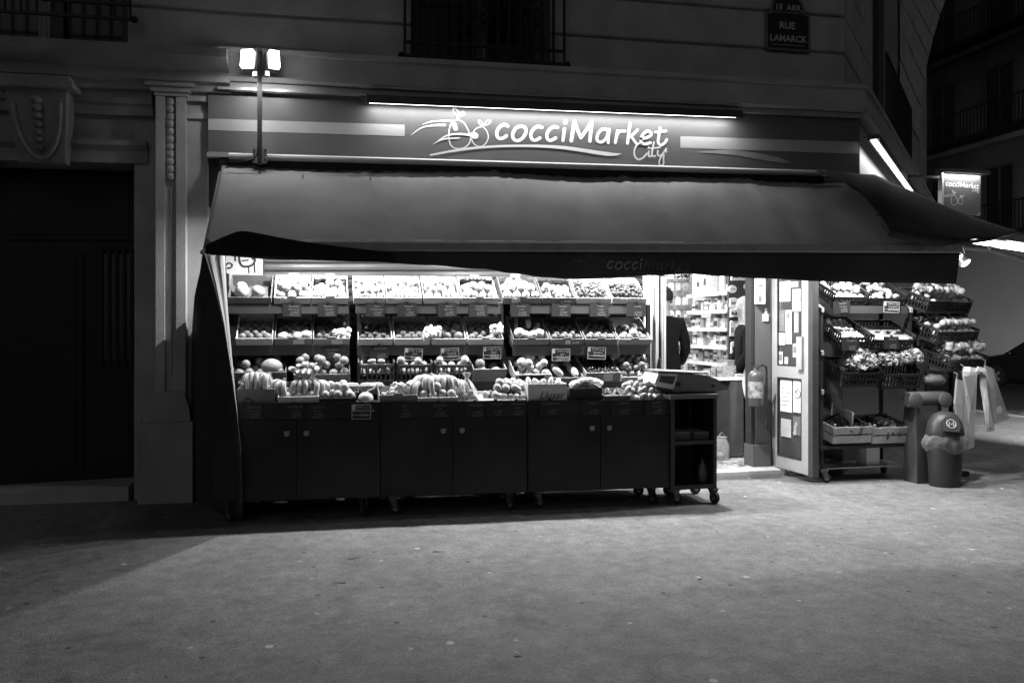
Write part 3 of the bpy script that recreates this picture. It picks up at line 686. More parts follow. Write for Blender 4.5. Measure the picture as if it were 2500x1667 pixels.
# ---- side curtain at the left end
def edge(P, v):
    for (a, b), (c, d) in zip(P, P[1:]):
        if v <= d: t = (v - b) / (d - b); return a + (c - a) * t
    return P[-1][0]
CLf = [(495, 620), (490, 660), (476, 720), (470, 800), (468, 900), (468, 1100), (470, 1238)]
CRt = [(500, 620), (524, 700), (548, 800), (558, 860), (564, 900), (578, 1000), (588, 1100), (592, 1200), (592, 1268)]
cur = thing('awning_curtain', 'dark side curtain hanging from awning to pavement beside the pilaster', 'curtain', (-.8, -.6, gz(-.8)))
P = []
for j in range(31):
    v = 620 + (1262 - 620) * j / 30; t = j / 30; row = []
    vl = min(v, 1238)
    for i in range(25):
        s = i / 24; u = edge(CLf, v) + (edge(CRt, v) - edge(CLf, v)) * s
        ya = -1.2 + 1.12 * min(1, t * 4); yb = -1.27 + .25 * max(0, t - .3) / .7
        y = ya + (yb - ya) * s + (.03 * math.sin(s * 17 + t * 2) * (1 - s * .3)) * min(1, t * 3 + .15)
        p = at(u, v, y); p.z = max(p.z, gz(p.x) + .012); row.append(p)
    P.append(row)
mb = MB(); mb.grid(P); c_ = part('cloth', mb, CURT, cur, True); sd = c_.modifiers.new('thickness', 'SOLIDIFY'); sd.thickness = .004
# inner turned-back edge, lamp light painted in as a paler cloth tone
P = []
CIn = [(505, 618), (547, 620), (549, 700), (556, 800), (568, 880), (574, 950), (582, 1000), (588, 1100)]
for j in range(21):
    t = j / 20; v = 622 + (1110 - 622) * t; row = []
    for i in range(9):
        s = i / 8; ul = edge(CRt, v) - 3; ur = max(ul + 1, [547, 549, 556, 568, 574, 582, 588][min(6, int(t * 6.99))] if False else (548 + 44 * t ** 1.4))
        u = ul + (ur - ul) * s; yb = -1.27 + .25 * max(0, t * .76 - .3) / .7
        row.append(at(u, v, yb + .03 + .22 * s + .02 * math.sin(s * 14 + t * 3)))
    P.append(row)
mb = MB(); mb.grid(P); c_ = part('turned_edge', mb, mat('curtain_lit_inside', .3, .9, var=.08), cur, True); sd = c_.modifiers.new('thickness', 'SOLIDIFY'); sd.thickness = .004
mb = MB(); mb.ball(at(496, 616, -1.25), .02, 10, 6); part('ring', mb, STEEL, cur, True)

# ================================================================ CORNER AWNING, corner sign, projecting sign
cs = thing('corner_sign', 'pale fascia sign on the chamfered corner under a lit strip lamp', 'sign', (5.4, 0, 2.95))
s_a, s_b = .02, ca(2265, .12)
mb = MB(); cbox(mb, s_a, s_b, -.12, .0, sb + S5, st + S5); part('board', mb, mat('corner_board', .45, .45, var=.05), cs)
mb = MB()
for k in range(4):
    q = [(ca(2175 + k * 6 + d, .125), on(2175 + k * 6, v + k * 5, (5.28, -.08), (.7071, .7071)).z) for d, v in ((0, 418), (2, 430), (5, 420))]
    stroke(mb, q, .012, -.124 - .0004 * k, False)
mb.v = [MC @ q for q in mb.v]; part('lettering', mb, PALE, cs)
a = on(2133, 338, (5.2 + .2, -.2), (.7071, .7071)); b = on(2272, 443, (5.2 + .2, -.2), (.7071, .7071)); b.z = a.z + .02
bar_lamp('corner_sign_lamp', 'lit strip lamp over the pale chamfered corner sign', a, b, 8)
ca_ = thing('corner_awning', 'dark drooping awning on the chamfered corner above the right racks', 'awning', (6, 0, 2.8))
# canvas sheet from the chamfer wall out over the corner
TOPE = [(1990, 417, -.34), (2050, 419, -.32), (2135, 427, -.1), (2215, 462, .35), (2330, 512, .9), (2420, 545, 1.0), (2490, 564, .9)]
BOTE = [(2150, 500, -1.0), (2158, 540, -1.3), (2172, 562, -1.45), (2260, 580, -1.55), (2340, 587, -1.35), (2420, 581, -.3), (2492, 568, .85)]
def ip(A, s):
    q = s * (len(A) - 1); k = min(int(q), len(A) - 2); f = q - k; return [A[k][m] + (A[k + 1][m] - A[k][m]) * f for m in range(3)]
P = []
for i in range(37):
    s = i / 36; p0, p1 = at(*ip(TOPE, s)), at(*ip(BOTE, s)); row = []
    for k in range(13):
        t = k / 12; p = p0.lerp(p1, t); p.z += .03 * math.sin(math.pi * t) * (1 - s) + .004 * math.sin(s * 40 + t * 3); d_ = (Vector((0, -CD, CH)) - p).normalized(); p += d_ * (.34 * math.sin(math.pi * min(1, t * 1.15 + .05)) * max(0, 1 - s * 1.3) + .12 * max(0, 1 - s * 1.6)); row.append(p)
    P.append(row)
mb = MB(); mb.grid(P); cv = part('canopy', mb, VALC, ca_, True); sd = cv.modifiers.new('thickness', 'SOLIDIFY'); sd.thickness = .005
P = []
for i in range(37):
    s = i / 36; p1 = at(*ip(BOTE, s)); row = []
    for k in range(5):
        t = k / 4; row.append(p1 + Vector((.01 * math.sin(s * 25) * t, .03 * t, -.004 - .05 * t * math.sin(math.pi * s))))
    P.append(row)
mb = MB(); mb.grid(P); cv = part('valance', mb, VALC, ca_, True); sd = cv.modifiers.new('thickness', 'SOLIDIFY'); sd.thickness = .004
mb = MB(); mb.tube([at(2255, 594, -.7), at(2420, 610, -.45), at(2520, 640, -.3)], [.03, .026, .026], 8); part('folding_arm', mb, mat('arm_white', .6, .4), ca_, True)
mb = MB(); mb.ball(at(2416, 608, -.48), .034, 10, 6); part('arm_joint', mb, STEEL, ca_, True)
r = thing('corner_strip_lamp', 'lit tube lamp below the corner awning at the right edge', 'lamp', at(2370, 586, .3))
e = at(2560, 618, .75)
part('tube', MB().tube([at(2370, 588, .3), e], .028, 10), TUBE, r, True); part('housing', MB().tube([at(2370, 580, .32) + Vector((0, .03, .02)), e + Vector((0, .03, .05))], .03, 8), WHITE, r)
light(r, Vector((.45, .2, -.08)), (0, R(-76), R(22)), .06, 1.0, 300, spread=85)
# projecting sign
pp = at(2345, 470, 1.6)
ps = thing('projecting_sign', 'small square projecting shop sign lit by a bar on top', 'sign', pp)
W = (at(2392, 470, 1.6).x - at(2302, 470, 1.6).x) / 2; t0, t1 = at(2345, 428, 1.6).z - pp.z, at(2345, 525, 1.6).z - pp.z
lpart('panel', MB().box(-W, W, -.03, .03, t1, t0), SIGN, ps)
lpart('frame', MB().box(-W - .03, -W - .002, -.035, .035, t1 - .05, t0 + .05), ALU, ps)
lpart('lamp_hood', MB().prismx([(-.09, t0 + .015), (-.09, t0 + .05), (-.05, t0 + .075), (.05, t0 + .075), (.09, t0 + .05), (.09, t0 + .015)], -W - .03, W + .1), GREYM, ps)
lpart('wall_arm', MB().box(-W - .5, -W - .03, -.02, .02, t0 - .06, t0 - .03), DGREY, ps)
def pf(dx, dz, k):
    def f(p): return (dx + (p[0] - 750) * k, dz - (p[1] - 180) * k)
    return f
kk = (2 * W - .06) / 1380
mb = MB()
for i, (pts, wd) in enumerate(LETTERS + CITY): stroke(mb, [pf(-W + .03, t0 - .1, kk)(p) for p in pts], wd * kk * 1.1, -.0315 - .0003 * i, len(pts) > 2)
lpart('lettering', mb, PALE, ps)
mb = MB()
for i, (pts, wd) in enumerate(EMBLEM[:9]): stroke(mb, [pf(-W + .05, t0 - .27, kk * 1.55)((p[0] + 480, p[1])) for p in pts], 14 * kk, -.0315 - .0003 * i, len(pts) > 2)
lpart('emblem', mb, PALE, ps)
light(ps, (0, -.09, t0 + .01), (R(12), 0, 0), 2 * W, .04, 4.5)
# clip-on spotlights below the awning's right end
for (u, v, yw, wl) in ((2343, 628, -1.25, 'small'), (2358, 643, -1.1, 'wide')):
    q = at(u, v, yw); r = thing('clip_spotlight', f'lit {wl} clip-on spotlight under the right end of the awning', 'lamp', q)
    k = .7 if wl == 'small' else 1.
    Mr = Matrix.Rotation(R(-22), 4, 'Y') @ Matrix.Rotation(R(-38), 4, 'X')
    lpart('shade', MB().lathe([(.012, .11 * k), (.025 * k, .1 * k), (.055 * k, .02), (.06 * k, .0), (.055 * k, .002)], 16, (0, 0, 0), Mr), DGREY, r, True)
    lpart('bulb', MB().lathe([(.001, -.012), (.035 * k, -.008), (.05 * k, .006), (.001, .008)], 16, (0, 0, 0), Mr), BULB, r, True)
    lpart('stem', MB().tube([(0, .01, .09 * k), (.0, .03, .16)], .008, 6), DGREY, r)
    l = light(r, Mr @ Vector((0, 0, -.016)), Mr.to_euler(), .07, .07, 26 * k); l.data.shape = 'DISK'

# ================================================================ FRUIT AND VEGETABLE SHAPES
def fruit_mesh(kind, g, rough=.45, rnd=.22, var=.28, spec=.4):
    mb = MB(); n, m = 14, 9
    if kind == 'round': prof = [(max(.001, math.sin(math.pi * i / m)) * 1.0, -math.cos(math.pi * i / m) * .95 * (1 - .12 * (abs(math.cos(math.pi * i / m)) > .99))) for i in range(m + 1)]
    elif kind == 'apple':
        prof = []
        for i in range(m + 1):
            a = math.pi * i / m; r = math.sin(a) * (1 + .12 * math.cos(a) * -1); z = -math.cos(a) * .9
            if i == 0: z += .14
            if i == m: z -= .22
            prof.append((max(.002, r * 1.02), z))
    elif kind == 'pear':
        prof = [(.002, -.95), (.5, -.85), (.85, -.5), (.95, -.1), (.85, .3), (.6, .7), (.45, 1.05), (.36, 1.35), (.15, 1.5), (.002, 1.45)]
    elif kind == 'long': prof = [(max(.002, math.sin(math.pi * i / m)) ** .8 * .62, -math.cos(math.pi * i / m) * 1.15) for i in range(m + 1)]
    elif kind == 'melon': prof = [(max(.001, math.sin(math.pi * i / m)), -math.cos(math.pi * i / m) * 1.25) for i in range(m + 1)]
    elif kind == 'pepper': prof = [(.002, -.8), (.6, -.9), (.85, -.6), (.8, -.1), (.95, .4), (.9, .75), (.5, .9), (.15, .7), (.08, 1.1), (.002, 1.1)]
    mb.lathe(prof, n)
    me = mb.mesh(kind, smooth=True)
    for p in me.polygons: p.use_smooth = True
    me.materials.append(mat(f'{kind}_skin_{int(g * 1000)}', g, rough, var=var, scale=2.6, det=6, rnd=rnd, spec=spec, bump=.08, bscale=120))
    return me
FM = {}
def fr(kind, g, rough=.45):
    k = (kind, g, rough)
    if k not in FM: FM[k] = fruit_mesh(kind, g, rough)
    return FM[k]
def put(name, me, p, s, label, cat, group, rot=None):
    o = bpy.data.objects.new(name, me); col.objects.link(o); o.location = p; o.scale = (s * random.uniform(.93, 1.07), s * random.uniform(.93, 1.07), s * random.uniform(.9, 1.08)) if not isinstance(s, tuple) else s
    o.rotation_euler = rot or (random.uniform(0, 6.28), random.uniform(-.6, .6), random.uniform(0, 6.28)); return tag(o, label, cat, group)
OW = ['first', 'second', 'third', 'fourth', 'fifth', 'sixth', 'seventh', 'eighth', 'ninth', 'tenth', 'eleventh', 'twelfth']
def fill(M, W, D, r, me, name, label, cat, group, z=.012, y0=.03, heap=0, jit=.15, keep=1., up=None, lay=1):
    cols_ = max(1, int((W - .02) / (2 * r * .99))); dx = (W - .02) / cols_; rows = max(1, int((D - y0) / (2 * r * .9)))
    what, where = label.split(' in the ', 1)
    for L in range(lay + (1 if heap else 0)):
        hp = L >= lay
        for j in range(rows - (L > 0)):
            n_ = 0
            for i in range(cols_ - (j + L) % 2 * (1 if cols_ > 2 else 0)):
                if random.random() > (heap if hp else keep): continue
                x = -W / 2 + .01 + dx * (i + .5 + (.5 if (j + L) % 2 and cols_ > 2 else 0)); y = y0 + r + (j + .5 * (L % 2)) * 2 * r * .88
                s = r * random.uniform(.92, 1.07)
                p = M @ Vector((x + random.uniform(-jit, jit) * r, y + random.uniform(-jit, jit) * r, z + r + L * r * 1.45 + random.uniform(-.15, .15) * r))
                lb = label
                if r > .025: lb = f"{what}, {OW[min(n_, 11)]} in {'front' if j == 0 else OW[min(j, 11)]} {['row', 'upper row', 'topmost row'][min(L, 2)]}, {where}"
                n_ += 1
                put(name, me, p, s, lb, cat, group, up)
# ---------------------------------------------------------------- boxes
def crate(name, label, W, D, hf, hb, M_, kind='card', group='produce boxes', loc=None, tilt=0., rz=0., sticker=None, tab=False, word=None):
    r = thing(name, label, 'crate' if 'crate' in name else 'box', loc, (tilt, 0, rz), group); r.rotation_mode = 'XYZ'
    th = .007
    if kind == 'card':
        lpart('base', MB().box(-W / 2, W / 2, 0, D, 0, th), M_, r)
        lpart('front_panel', MB().box(-W / 2, W / 2, -.001, th, .0005, hf), M_, r)
        lpart('back_panel', MB().box(-W / 2, W / 2, D - th, D + .001, .0005, hb), M_, r)
        for sx in (-1, 1):
            m2 = MB(); m2.prismx([(.0075, th), (D - .0075, th), (D - .0075, hb), (D * .72, hb), (D * .3, hf + (hb - hf) * .25), (.0075, hf)], sx * (W / 2) - (th if sx > 0 else 0), sx * (W / 2) + (th if sx < 0 else 0)); lpart('side_panel', m2, M_, r)
        if tab: lpart('tab', MB().box(-.04, .04, D - .006, D, hb + .0005, hb + .018), WHITE, r); lpart('front_tab', MB().box(-.035, .035, .0, .006, hf + .0005, hf + .014), M_, r)
        if hb - hf > .03:
            for sx in (-1, 1): lpart('corner_flap', MB().prism([(sx * (W / 2 - .008), hb - .001), (sx * (W / 2 - .06), hb - .001), (sx * (W / 2 - .008), hb - .07)], D - .03, D - .022), M_, r)
    elif kind == 'plastic':
        def panel(L, h, axis, off, nm):
            m2 = MB(); nb = max(4, int(L / .035))
            def bx(a, b, z0, z1):
                if axis == 'x': m2.box(a, b, off, off + .012, z0, z1)
                else: m2.box(off, off + .012, a, b, z0, z1)
            lo = -L / 2 if axis == 'x' else 0
            bx(lo, lo + L, h - .025, h); bx(lo, lo + L, 0.001, .022); bx(lo, lo + L, h * .45, h * .45 + .012)
            for k in range(nb + 1): q = lo + L * k / nb; bx(max(lo, q - .006), min(lo + L, q + .006), .022, h - .025) if True else None
            lpart(nm, m2, M_, r)
        lpart('base', MB().box(-W / 2, W / 2, 0, D, -.006, .0), M_, r)
        panel(W, hf, 'x', 0, 'front_panel'); panel(W, hb, 'x', D - .012, 'back_panel'); panel(D - .026, hb, 'y', -W / 2, 'side_panel'); panel(D - .026, hb, 'y', W / 2 - .012, 'side_panel')
    elif kind == 'wood':
        for k, z in enumerate((.0, hf / 2 + .004)):
            lpart('slat', MB().box(-W / 2, W / 2, -.008, 0, z + .004, z + hf / 2 - .008), M_, r); lpart('slat', MB().box(-W / 2, W / 2, D, D + .008, z + .004, z + hb / 2 - .008), M_, r)
            for sx in (-1, 1): lpart('slat', MB().box(sx * W / 2 - .004, sx * W / 2 + .004, .001, D - .001, z + .004, z + hf / 2 - .008), M_, r)
        for k in range(4): lpart('base_slat', MB().box(-W / 2 + .01, W / 2 - .01, k * D / 4 + .005, (k + 1) * D / 4 - .01, -.004, .004), M_, r)
        for sx in (-1, 1):
            for y in (.01, D - .03): lpart('corner_post', MB().box(sx * (W / 2 - .02) - .01, sx * (W / 2 - .02) + .01, y, y + .02, 0, hb), M_, r)
    if sticker: lpart('sticker', MB().box(sticker[0], sticker[1], -.004, -.0012, hf * .2, hf * .85), PAPER, r)
    if word: text(r, word[0], word[1], word[2], (word[3], -.0045, hf * .45), shear=.15, bold=.001)
    return r
def cm_of(r):
    return Matrix.LocRotScale(r.location, r.rotation_euler, None)

# ================================================================ WALL RACKS
YS = {'top': -.22, 'mid': -.27, 'low': -.33}
RK = [('left', (533, 851), (545, 853), (550, 857)), ('middle', (868, 1222), (872, 1229), (872, 1237)), ('right', (1246, 1577), (1251, 1588), (1254, 1600))]
VL = {'top': (743, 765), 'mid': (844, 868), 'low': (936, 962)}
for nm, a, b, c in RK:
    r = thing('display_rack', f'{nm} black wall rack with three grey-fronted produce shelves', 'rack', ((X(a[0], -.2) + X(a[1], -.2)) / 2, 0, gz(1)), group='wall racks behind the carts')
    for sh_, (u0, u1) in zip(('top', 'mid', 'low'), (a, b, c)):
        y = YS[sh_]; p0, p1 = at(u0, VL[sh_][0], y), at(u1, VL[sh_][0], y); zl_ = at(u0, VL[sh_][1], y).z
        m2 = MB(); m2.box(p0.x, p1.x, y - .004, y + .004, zl_, p0.z); lip = part('shelf_lip', m2, LIP, r)
        m2 = MB(); s_ = .44 if sh_ == 'top' else .42 if sh_ == 'mid' else .2; m2.prismx([(y + .005, p0.z - .012), (y + .42, p0.z - .012 + s_ * .42), (y + .42, p0.z - .03 + s_ * .42), (y + .005, p0.z - .03)], p0.x, p1.x); part('shelf', m2, RACKD, r)
    for u in (a[0], a[1]):
        x = X(u, -.1) + (.012 if u == a[0] else -.03); m2 = MB(); m2.box(x, x + .035, .22, .28, gz(x), 1.98); part('upright', m2, RACKD, r)
        m2 = MB(); m2.prismx([(.22, .1), (-.33, .1), (-.33, .14), (.22, .18)], x, x + .035); part('foot', m2, RACKD, r)
        m2 = MB(); m2.box(x, x + .035, -.2, -.16, .2, 1.72); part('front_post', m2, RACKD, r)
    m2 = MB(); m2.box(X(a[0], .2), X(a[1], .2), .285, .29, .2, 1.62); part('back_panel', m2, RACKD, r)
ORD = ['leftmost', 'second', 'third', 'fourth', 'fifth', 'sixth', 'seventh', 'eighth', 'ninth', 'tenth', 'rightmost']
def ordl(i): return ORD[i] + ('' if i in (0, 10) else '-from-left')
AP = lambda g: fr('apple', g, .35)
RD = lambda g: fr('round', g, .5)
# shelf, index, u0, u1, kind, material, produce(mesh,r,name,word), look
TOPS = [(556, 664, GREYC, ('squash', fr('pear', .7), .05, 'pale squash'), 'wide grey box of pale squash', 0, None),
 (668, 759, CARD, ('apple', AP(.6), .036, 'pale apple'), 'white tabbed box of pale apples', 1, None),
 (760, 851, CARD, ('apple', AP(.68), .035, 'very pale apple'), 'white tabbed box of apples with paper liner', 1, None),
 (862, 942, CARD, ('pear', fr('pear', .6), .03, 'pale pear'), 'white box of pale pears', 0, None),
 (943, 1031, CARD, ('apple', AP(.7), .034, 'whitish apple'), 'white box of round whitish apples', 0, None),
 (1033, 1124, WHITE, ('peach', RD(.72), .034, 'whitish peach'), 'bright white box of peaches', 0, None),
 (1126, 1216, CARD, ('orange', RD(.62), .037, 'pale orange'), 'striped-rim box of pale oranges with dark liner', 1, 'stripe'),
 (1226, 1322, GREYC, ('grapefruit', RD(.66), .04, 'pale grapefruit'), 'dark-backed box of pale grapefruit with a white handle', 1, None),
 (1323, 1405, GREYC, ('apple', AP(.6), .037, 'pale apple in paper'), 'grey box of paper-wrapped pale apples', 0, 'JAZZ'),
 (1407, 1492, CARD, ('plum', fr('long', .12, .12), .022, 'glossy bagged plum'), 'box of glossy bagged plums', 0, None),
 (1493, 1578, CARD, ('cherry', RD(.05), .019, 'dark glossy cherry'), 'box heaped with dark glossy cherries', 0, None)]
def place_crate(u0, u1, v, y, depth, hf, hb, tilt, M_, label, kind='card', group='produce boxes', name='produce_box', tab=False, sticker=None, word=None, rz=0.):
    p0, p1 = at(u0, v, y), at(u1, v, y); W = (p1.x - p0.x) - .008
    r = crate(name, label, W, depth, hf, hb, M_, kind, group, ((p0.x + p1.x) / 2, y, p0.z), tilt, rz, sticker, tab, word)
    return r, W
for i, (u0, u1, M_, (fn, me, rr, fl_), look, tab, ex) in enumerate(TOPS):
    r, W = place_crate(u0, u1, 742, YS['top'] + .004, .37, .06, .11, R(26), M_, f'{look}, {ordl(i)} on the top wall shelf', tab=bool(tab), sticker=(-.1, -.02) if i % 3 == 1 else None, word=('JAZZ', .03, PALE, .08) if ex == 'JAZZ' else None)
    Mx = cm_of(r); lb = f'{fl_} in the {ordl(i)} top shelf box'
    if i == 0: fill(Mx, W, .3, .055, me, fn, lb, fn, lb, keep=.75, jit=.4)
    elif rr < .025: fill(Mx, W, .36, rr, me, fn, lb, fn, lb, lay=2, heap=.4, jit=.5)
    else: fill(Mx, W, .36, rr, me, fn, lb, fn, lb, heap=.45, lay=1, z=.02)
    if ex == 'stripe':
        for k in range(9): lpart('stripe', MB().box(-W / 2 + W * k / 9 + .004, -W / 2 + W * (k + .5) / 9 + .004, -.0035, -.0012, .042, .06), GINK, r)
        for k in range(9): lpart('stripe', MB().box(-W / 2 + W * k / 9 + .004, -W / 2 + W * (k + .5) / 9 + .004, .36, .3625, .08, .11), GINK, r)
    if i in (2, 6, 8):   # paper or foil liner crumpled against the back
        P = [[(-W / 2 + .01 + (W - .02) * a_ / 10, .32 - .02 * b_ + .012 * random.uniform(-1, 1), .02 + b_ * .028 + .01 * random.random()) for a_ in range(11)] for b_ in range(5)]
        lpart('liner', MB().grid(P), DCARD if i == 6 else GREYC, r)
    if i == 7: lpart('handle', MB().box(-.045, .045, .345, .362, .112, .14), WHITE, r)
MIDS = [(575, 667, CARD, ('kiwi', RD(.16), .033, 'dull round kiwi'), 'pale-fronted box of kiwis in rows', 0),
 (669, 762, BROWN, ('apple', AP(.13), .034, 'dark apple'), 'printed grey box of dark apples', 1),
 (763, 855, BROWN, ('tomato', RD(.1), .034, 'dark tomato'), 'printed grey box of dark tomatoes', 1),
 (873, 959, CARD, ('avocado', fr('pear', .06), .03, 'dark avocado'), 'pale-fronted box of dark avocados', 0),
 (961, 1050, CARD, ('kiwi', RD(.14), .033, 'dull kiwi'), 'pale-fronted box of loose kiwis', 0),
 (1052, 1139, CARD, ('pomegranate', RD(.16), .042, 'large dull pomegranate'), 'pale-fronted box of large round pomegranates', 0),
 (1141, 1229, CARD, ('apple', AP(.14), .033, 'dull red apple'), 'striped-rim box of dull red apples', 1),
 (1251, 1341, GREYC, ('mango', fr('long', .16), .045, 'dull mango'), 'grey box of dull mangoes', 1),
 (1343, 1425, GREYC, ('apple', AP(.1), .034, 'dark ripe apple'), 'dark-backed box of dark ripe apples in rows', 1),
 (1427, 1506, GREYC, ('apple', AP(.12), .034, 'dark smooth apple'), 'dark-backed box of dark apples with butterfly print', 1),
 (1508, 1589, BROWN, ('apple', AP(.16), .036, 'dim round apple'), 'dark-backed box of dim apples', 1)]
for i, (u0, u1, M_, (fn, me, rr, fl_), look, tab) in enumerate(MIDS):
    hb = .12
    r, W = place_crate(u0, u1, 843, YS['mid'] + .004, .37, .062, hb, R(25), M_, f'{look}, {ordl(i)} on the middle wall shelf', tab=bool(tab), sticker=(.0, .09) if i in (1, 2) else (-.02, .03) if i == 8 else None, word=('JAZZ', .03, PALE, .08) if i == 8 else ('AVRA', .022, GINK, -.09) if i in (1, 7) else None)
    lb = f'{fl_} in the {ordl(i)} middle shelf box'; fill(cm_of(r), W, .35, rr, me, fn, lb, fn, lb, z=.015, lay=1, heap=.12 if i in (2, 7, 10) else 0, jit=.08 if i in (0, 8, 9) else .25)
    if i in (7, 8, 9, 10): lpart('raised_back', MB().prism([(-W / 2 + .01, .12), (W / 2 - .01, .12), (W / 2 - .03, .155), (W / 2 - .08, .17), (-W / 2 + .08, .17), (-W / 2 + .03, .155)], .36, .368), DCARD, r)
LOWS = [(566, 700, GREYC, ('grapefruit', RD(.24), .04, 'grapefruit'), 'grey box of shaded grapefruit', 'card', .09),
 (716, 856, BROWN, ('orange', RD(.24), .039, 'big orange'), 'brown box piled with big oranges', 'card', .075),
 (873, 965, GPLAS, ('lemon', fr('long', .5), .032, 'small lemon'), 'slotted grey plastic crate of lemons', 'plastic', .16),
 (968, 1057, GPLAS, ('onion', RD(.42), .034, 'onion'), 'slotted grey plastic crate of onions', 'plastic', .16),
 (1060, 1150, GPLAS, ('turnip', RD(.45), .036, 'turnip'), 'slotted dark plastic crate of turnips', 'plastic', .16),
 (1153, 1236, BROWN, ('melon', RD(.2), .05, 'dim melon'), 'brown folded carton of dim melons', 'card', .13),
 (1256, 1345, CARD, ('citrus', RD(.5), .037, 'mixed citrus'), 'white box of mixed citrus with dark label', 'card', .08),
 (1347, 1426, BROWN, ('mango', fr('long', .4), .05, 'mottled mango'), 'low brown box of mottled mangoes', 'card', .05),
 (1428, 1514, BROWN, ('grape', RD(.03), .012, 'black grape'), 'brown box of black grapes with pale paper', 'card', .1),
 (1516, 1599, CARD, ('tomato', fr('round', .13, .2), .034, 'glossy tomato'), 'pale box piled with glossy tomatoes', 'card', .06)]
for i, (u0, u1, M_, (fn, me, rr, fl_), look, kd, hf) in enumerate(LOWS):
    r, W = place_crate(u0, u1, 935, YS['low'] + .004, .38, hf, hf + .02, R(12 if kd == 'plastic' else 20), M_, f'{look} on the lowest wall shelf', kind=kd, name='plastic_crate' if kd == 'plastic' else 'produce_box', group='plastic crates' if kd == 'plastic' else 'produce boxes', sticker=(.0, .09) if i == 8 else None)
    lb = f'{fl_} in the {["first","second","third","fourth","fifth","sixth","seventh","eighth","ninth","tenth"][i]} lowest shelf box'
    if fn == 'grape':
        m2 = MB()
        for k in range(240): m2.ball((random.uniform(-W / 2 + .02, W / 2 - .02), random.uniform(.02, .34), .07 + random.uniform(0, .035)), .012, 8, 5)
        tag(lpart('grapes', m2, mat('black_grape', .025, .25), r, True), kind='stuff'); continue
    fill(cm_of(r), W, .36, rr, me, fn, lb, fn, lb, z=.02 if kd == 'card' else .05, lay=2 if rr < .04 else 1, heap=.6 if i in (1, 6, 9) else .3, jit=.3)
    if i == 6: lpart('printed_label', MB().box(-.13, .1, -.004, -.0012, .012, .07), INK, r)
    if i == 8: lpart('paper_edge', MB().grid([[(-W / 2 + W * a_ / 12, .004 + b_ * .03, .105 + .012 * random.random() + b_ * .01) for a_ in range(13)] for b_ in range(3)]), PAPER, r)
# big pale melon on the low shelf
q = at(663, 896, -.26); put('melon', fr('melon', .36), q, .076, 'large oval pale melon on the low shelf behind bananas', 'melon', None, (R(90), R(4), R(82)))
# pale heads of garlic and bright fruit along the middle shelf edge
GARL = fr('pear', .78, .5)
def garlic(u0, u1, v0, v1, n, lab, y):
    for k in range(n):
        q = at(u0 + (u1 - u0) * (k % 4 + random.uniform(.2, .8)) / 4, v0 + (v1 - v0) * (k // 4 + random.uniform(.2, .8)) / ((n - 1) // 4 + 1), y + random.uniform(-.03, .05)); put('garlic_bulb', GARL, q, .028, f'{OW[k % 4]} bulb in {OW[k // 4]} row of {lab}', 'garlic', lab)
garlic(815, 853, 805, 828, 11, 'the garlic bunch ending the left rack middle shelf', -.24)
garlic(1035, 1075, 800, 828, 13, 'the garlic bunch amid the middle rack middle shelf', -.26)
garlic(1200, 1226, 793, 826, 9, 'the garlic bunch ending the middle rack middle shelf', -.26)
for j, (u, v, s) in enumerate(((692, 822, .046), (727, 822, .044), (748, 818, .044))): put('peach', RD(.6), at(u, v, -.235), s, f'{["left","middle","right"][j]} of three bright peaches at the front of the middle shelf', 'peach', None)
for j, (u, v, s) in enumerate(((1268, 813, .05), (1283, 818, .04), (1302, 818, .045), (1316, 813, .04), (1546, 812, .04))): put('orange', RD(.55), at(u, v, -.235), s, ['large bright orange at the front left of the mango box', 'bright orange tucked between larger ones in the mango box', 'round bright orange in the middle of the mango box edge', 'bright orange at the right of the mango box', 'lone bright orange among the dim apples on the right'][j], 'orange', None)
# ================================================================ PRICE CARDS
def card(u0, u1, v0, v1, y, lines, label, bright=False, rot=0.):
    p0, p1 = at(u0, v0, y), at(u1, v1, y); W = p1.x - p0.x; H_ = p0.z - p1.z
    r = thing('price_card', label, 'price card', ((p0.x + p1.x) / 2, y, (p0.z + p1.z) / 2), (0, rot, 0), 'price cards')
    lpart('board', MB().box(-W / 2, W / 2, 0, .004, -H_ / 2, H_ / 2), TAGB, r)
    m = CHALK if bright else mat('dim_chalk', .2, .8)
    if bright:
        for nm_, bx in (('border', (-W / 2 + .002, W / 2 - .002, H_ / 2 - .008, H_ / 2 - .002)), ('border', (-W / 2 + .002, W / 2 - .002, -H_ / 2 + .002, -H_ / 2 + .006)), ('border', (-W / 2 + .002, -W / 2 + .006, -H_ / 2 + .006, H_ / 2 - .008)), ('border', (W / 2 - .006, W / 2 - .002, -H_ / 2 + .006, H_ / 2 - .008)), ('border', (-W / 2 + .006, W / 2 - .006, -H_ * .22, -H_ * .22 + .003))):
            lpart(nm_, MB().box(bx[0], bx[1], -.002, -.0005, bx[2], bx[3]), CHALK, r)
        lpart('logo_patch', MB().box(-W / 2 + .006, -W / 2 + .03, -.002, -.0005, H_ * .12, H_ / 2 - .008), CHALK, r)
    zz_ = [H_ * .29, H_ * .06, -H_ * .2, -H_ * .38]
    for k, s in enumerate(lines):
        if s: text(r, s, [.026, .024, .03, .02][k], m, (.012 if k < 2 else .02, -.0025, zz_[k]), shear=.25)
    lpart('clip', MB().box(-.012, .012, -.006, .008, H_ / 2 + .0005, H_ / 2 + .016), RACKD, r)
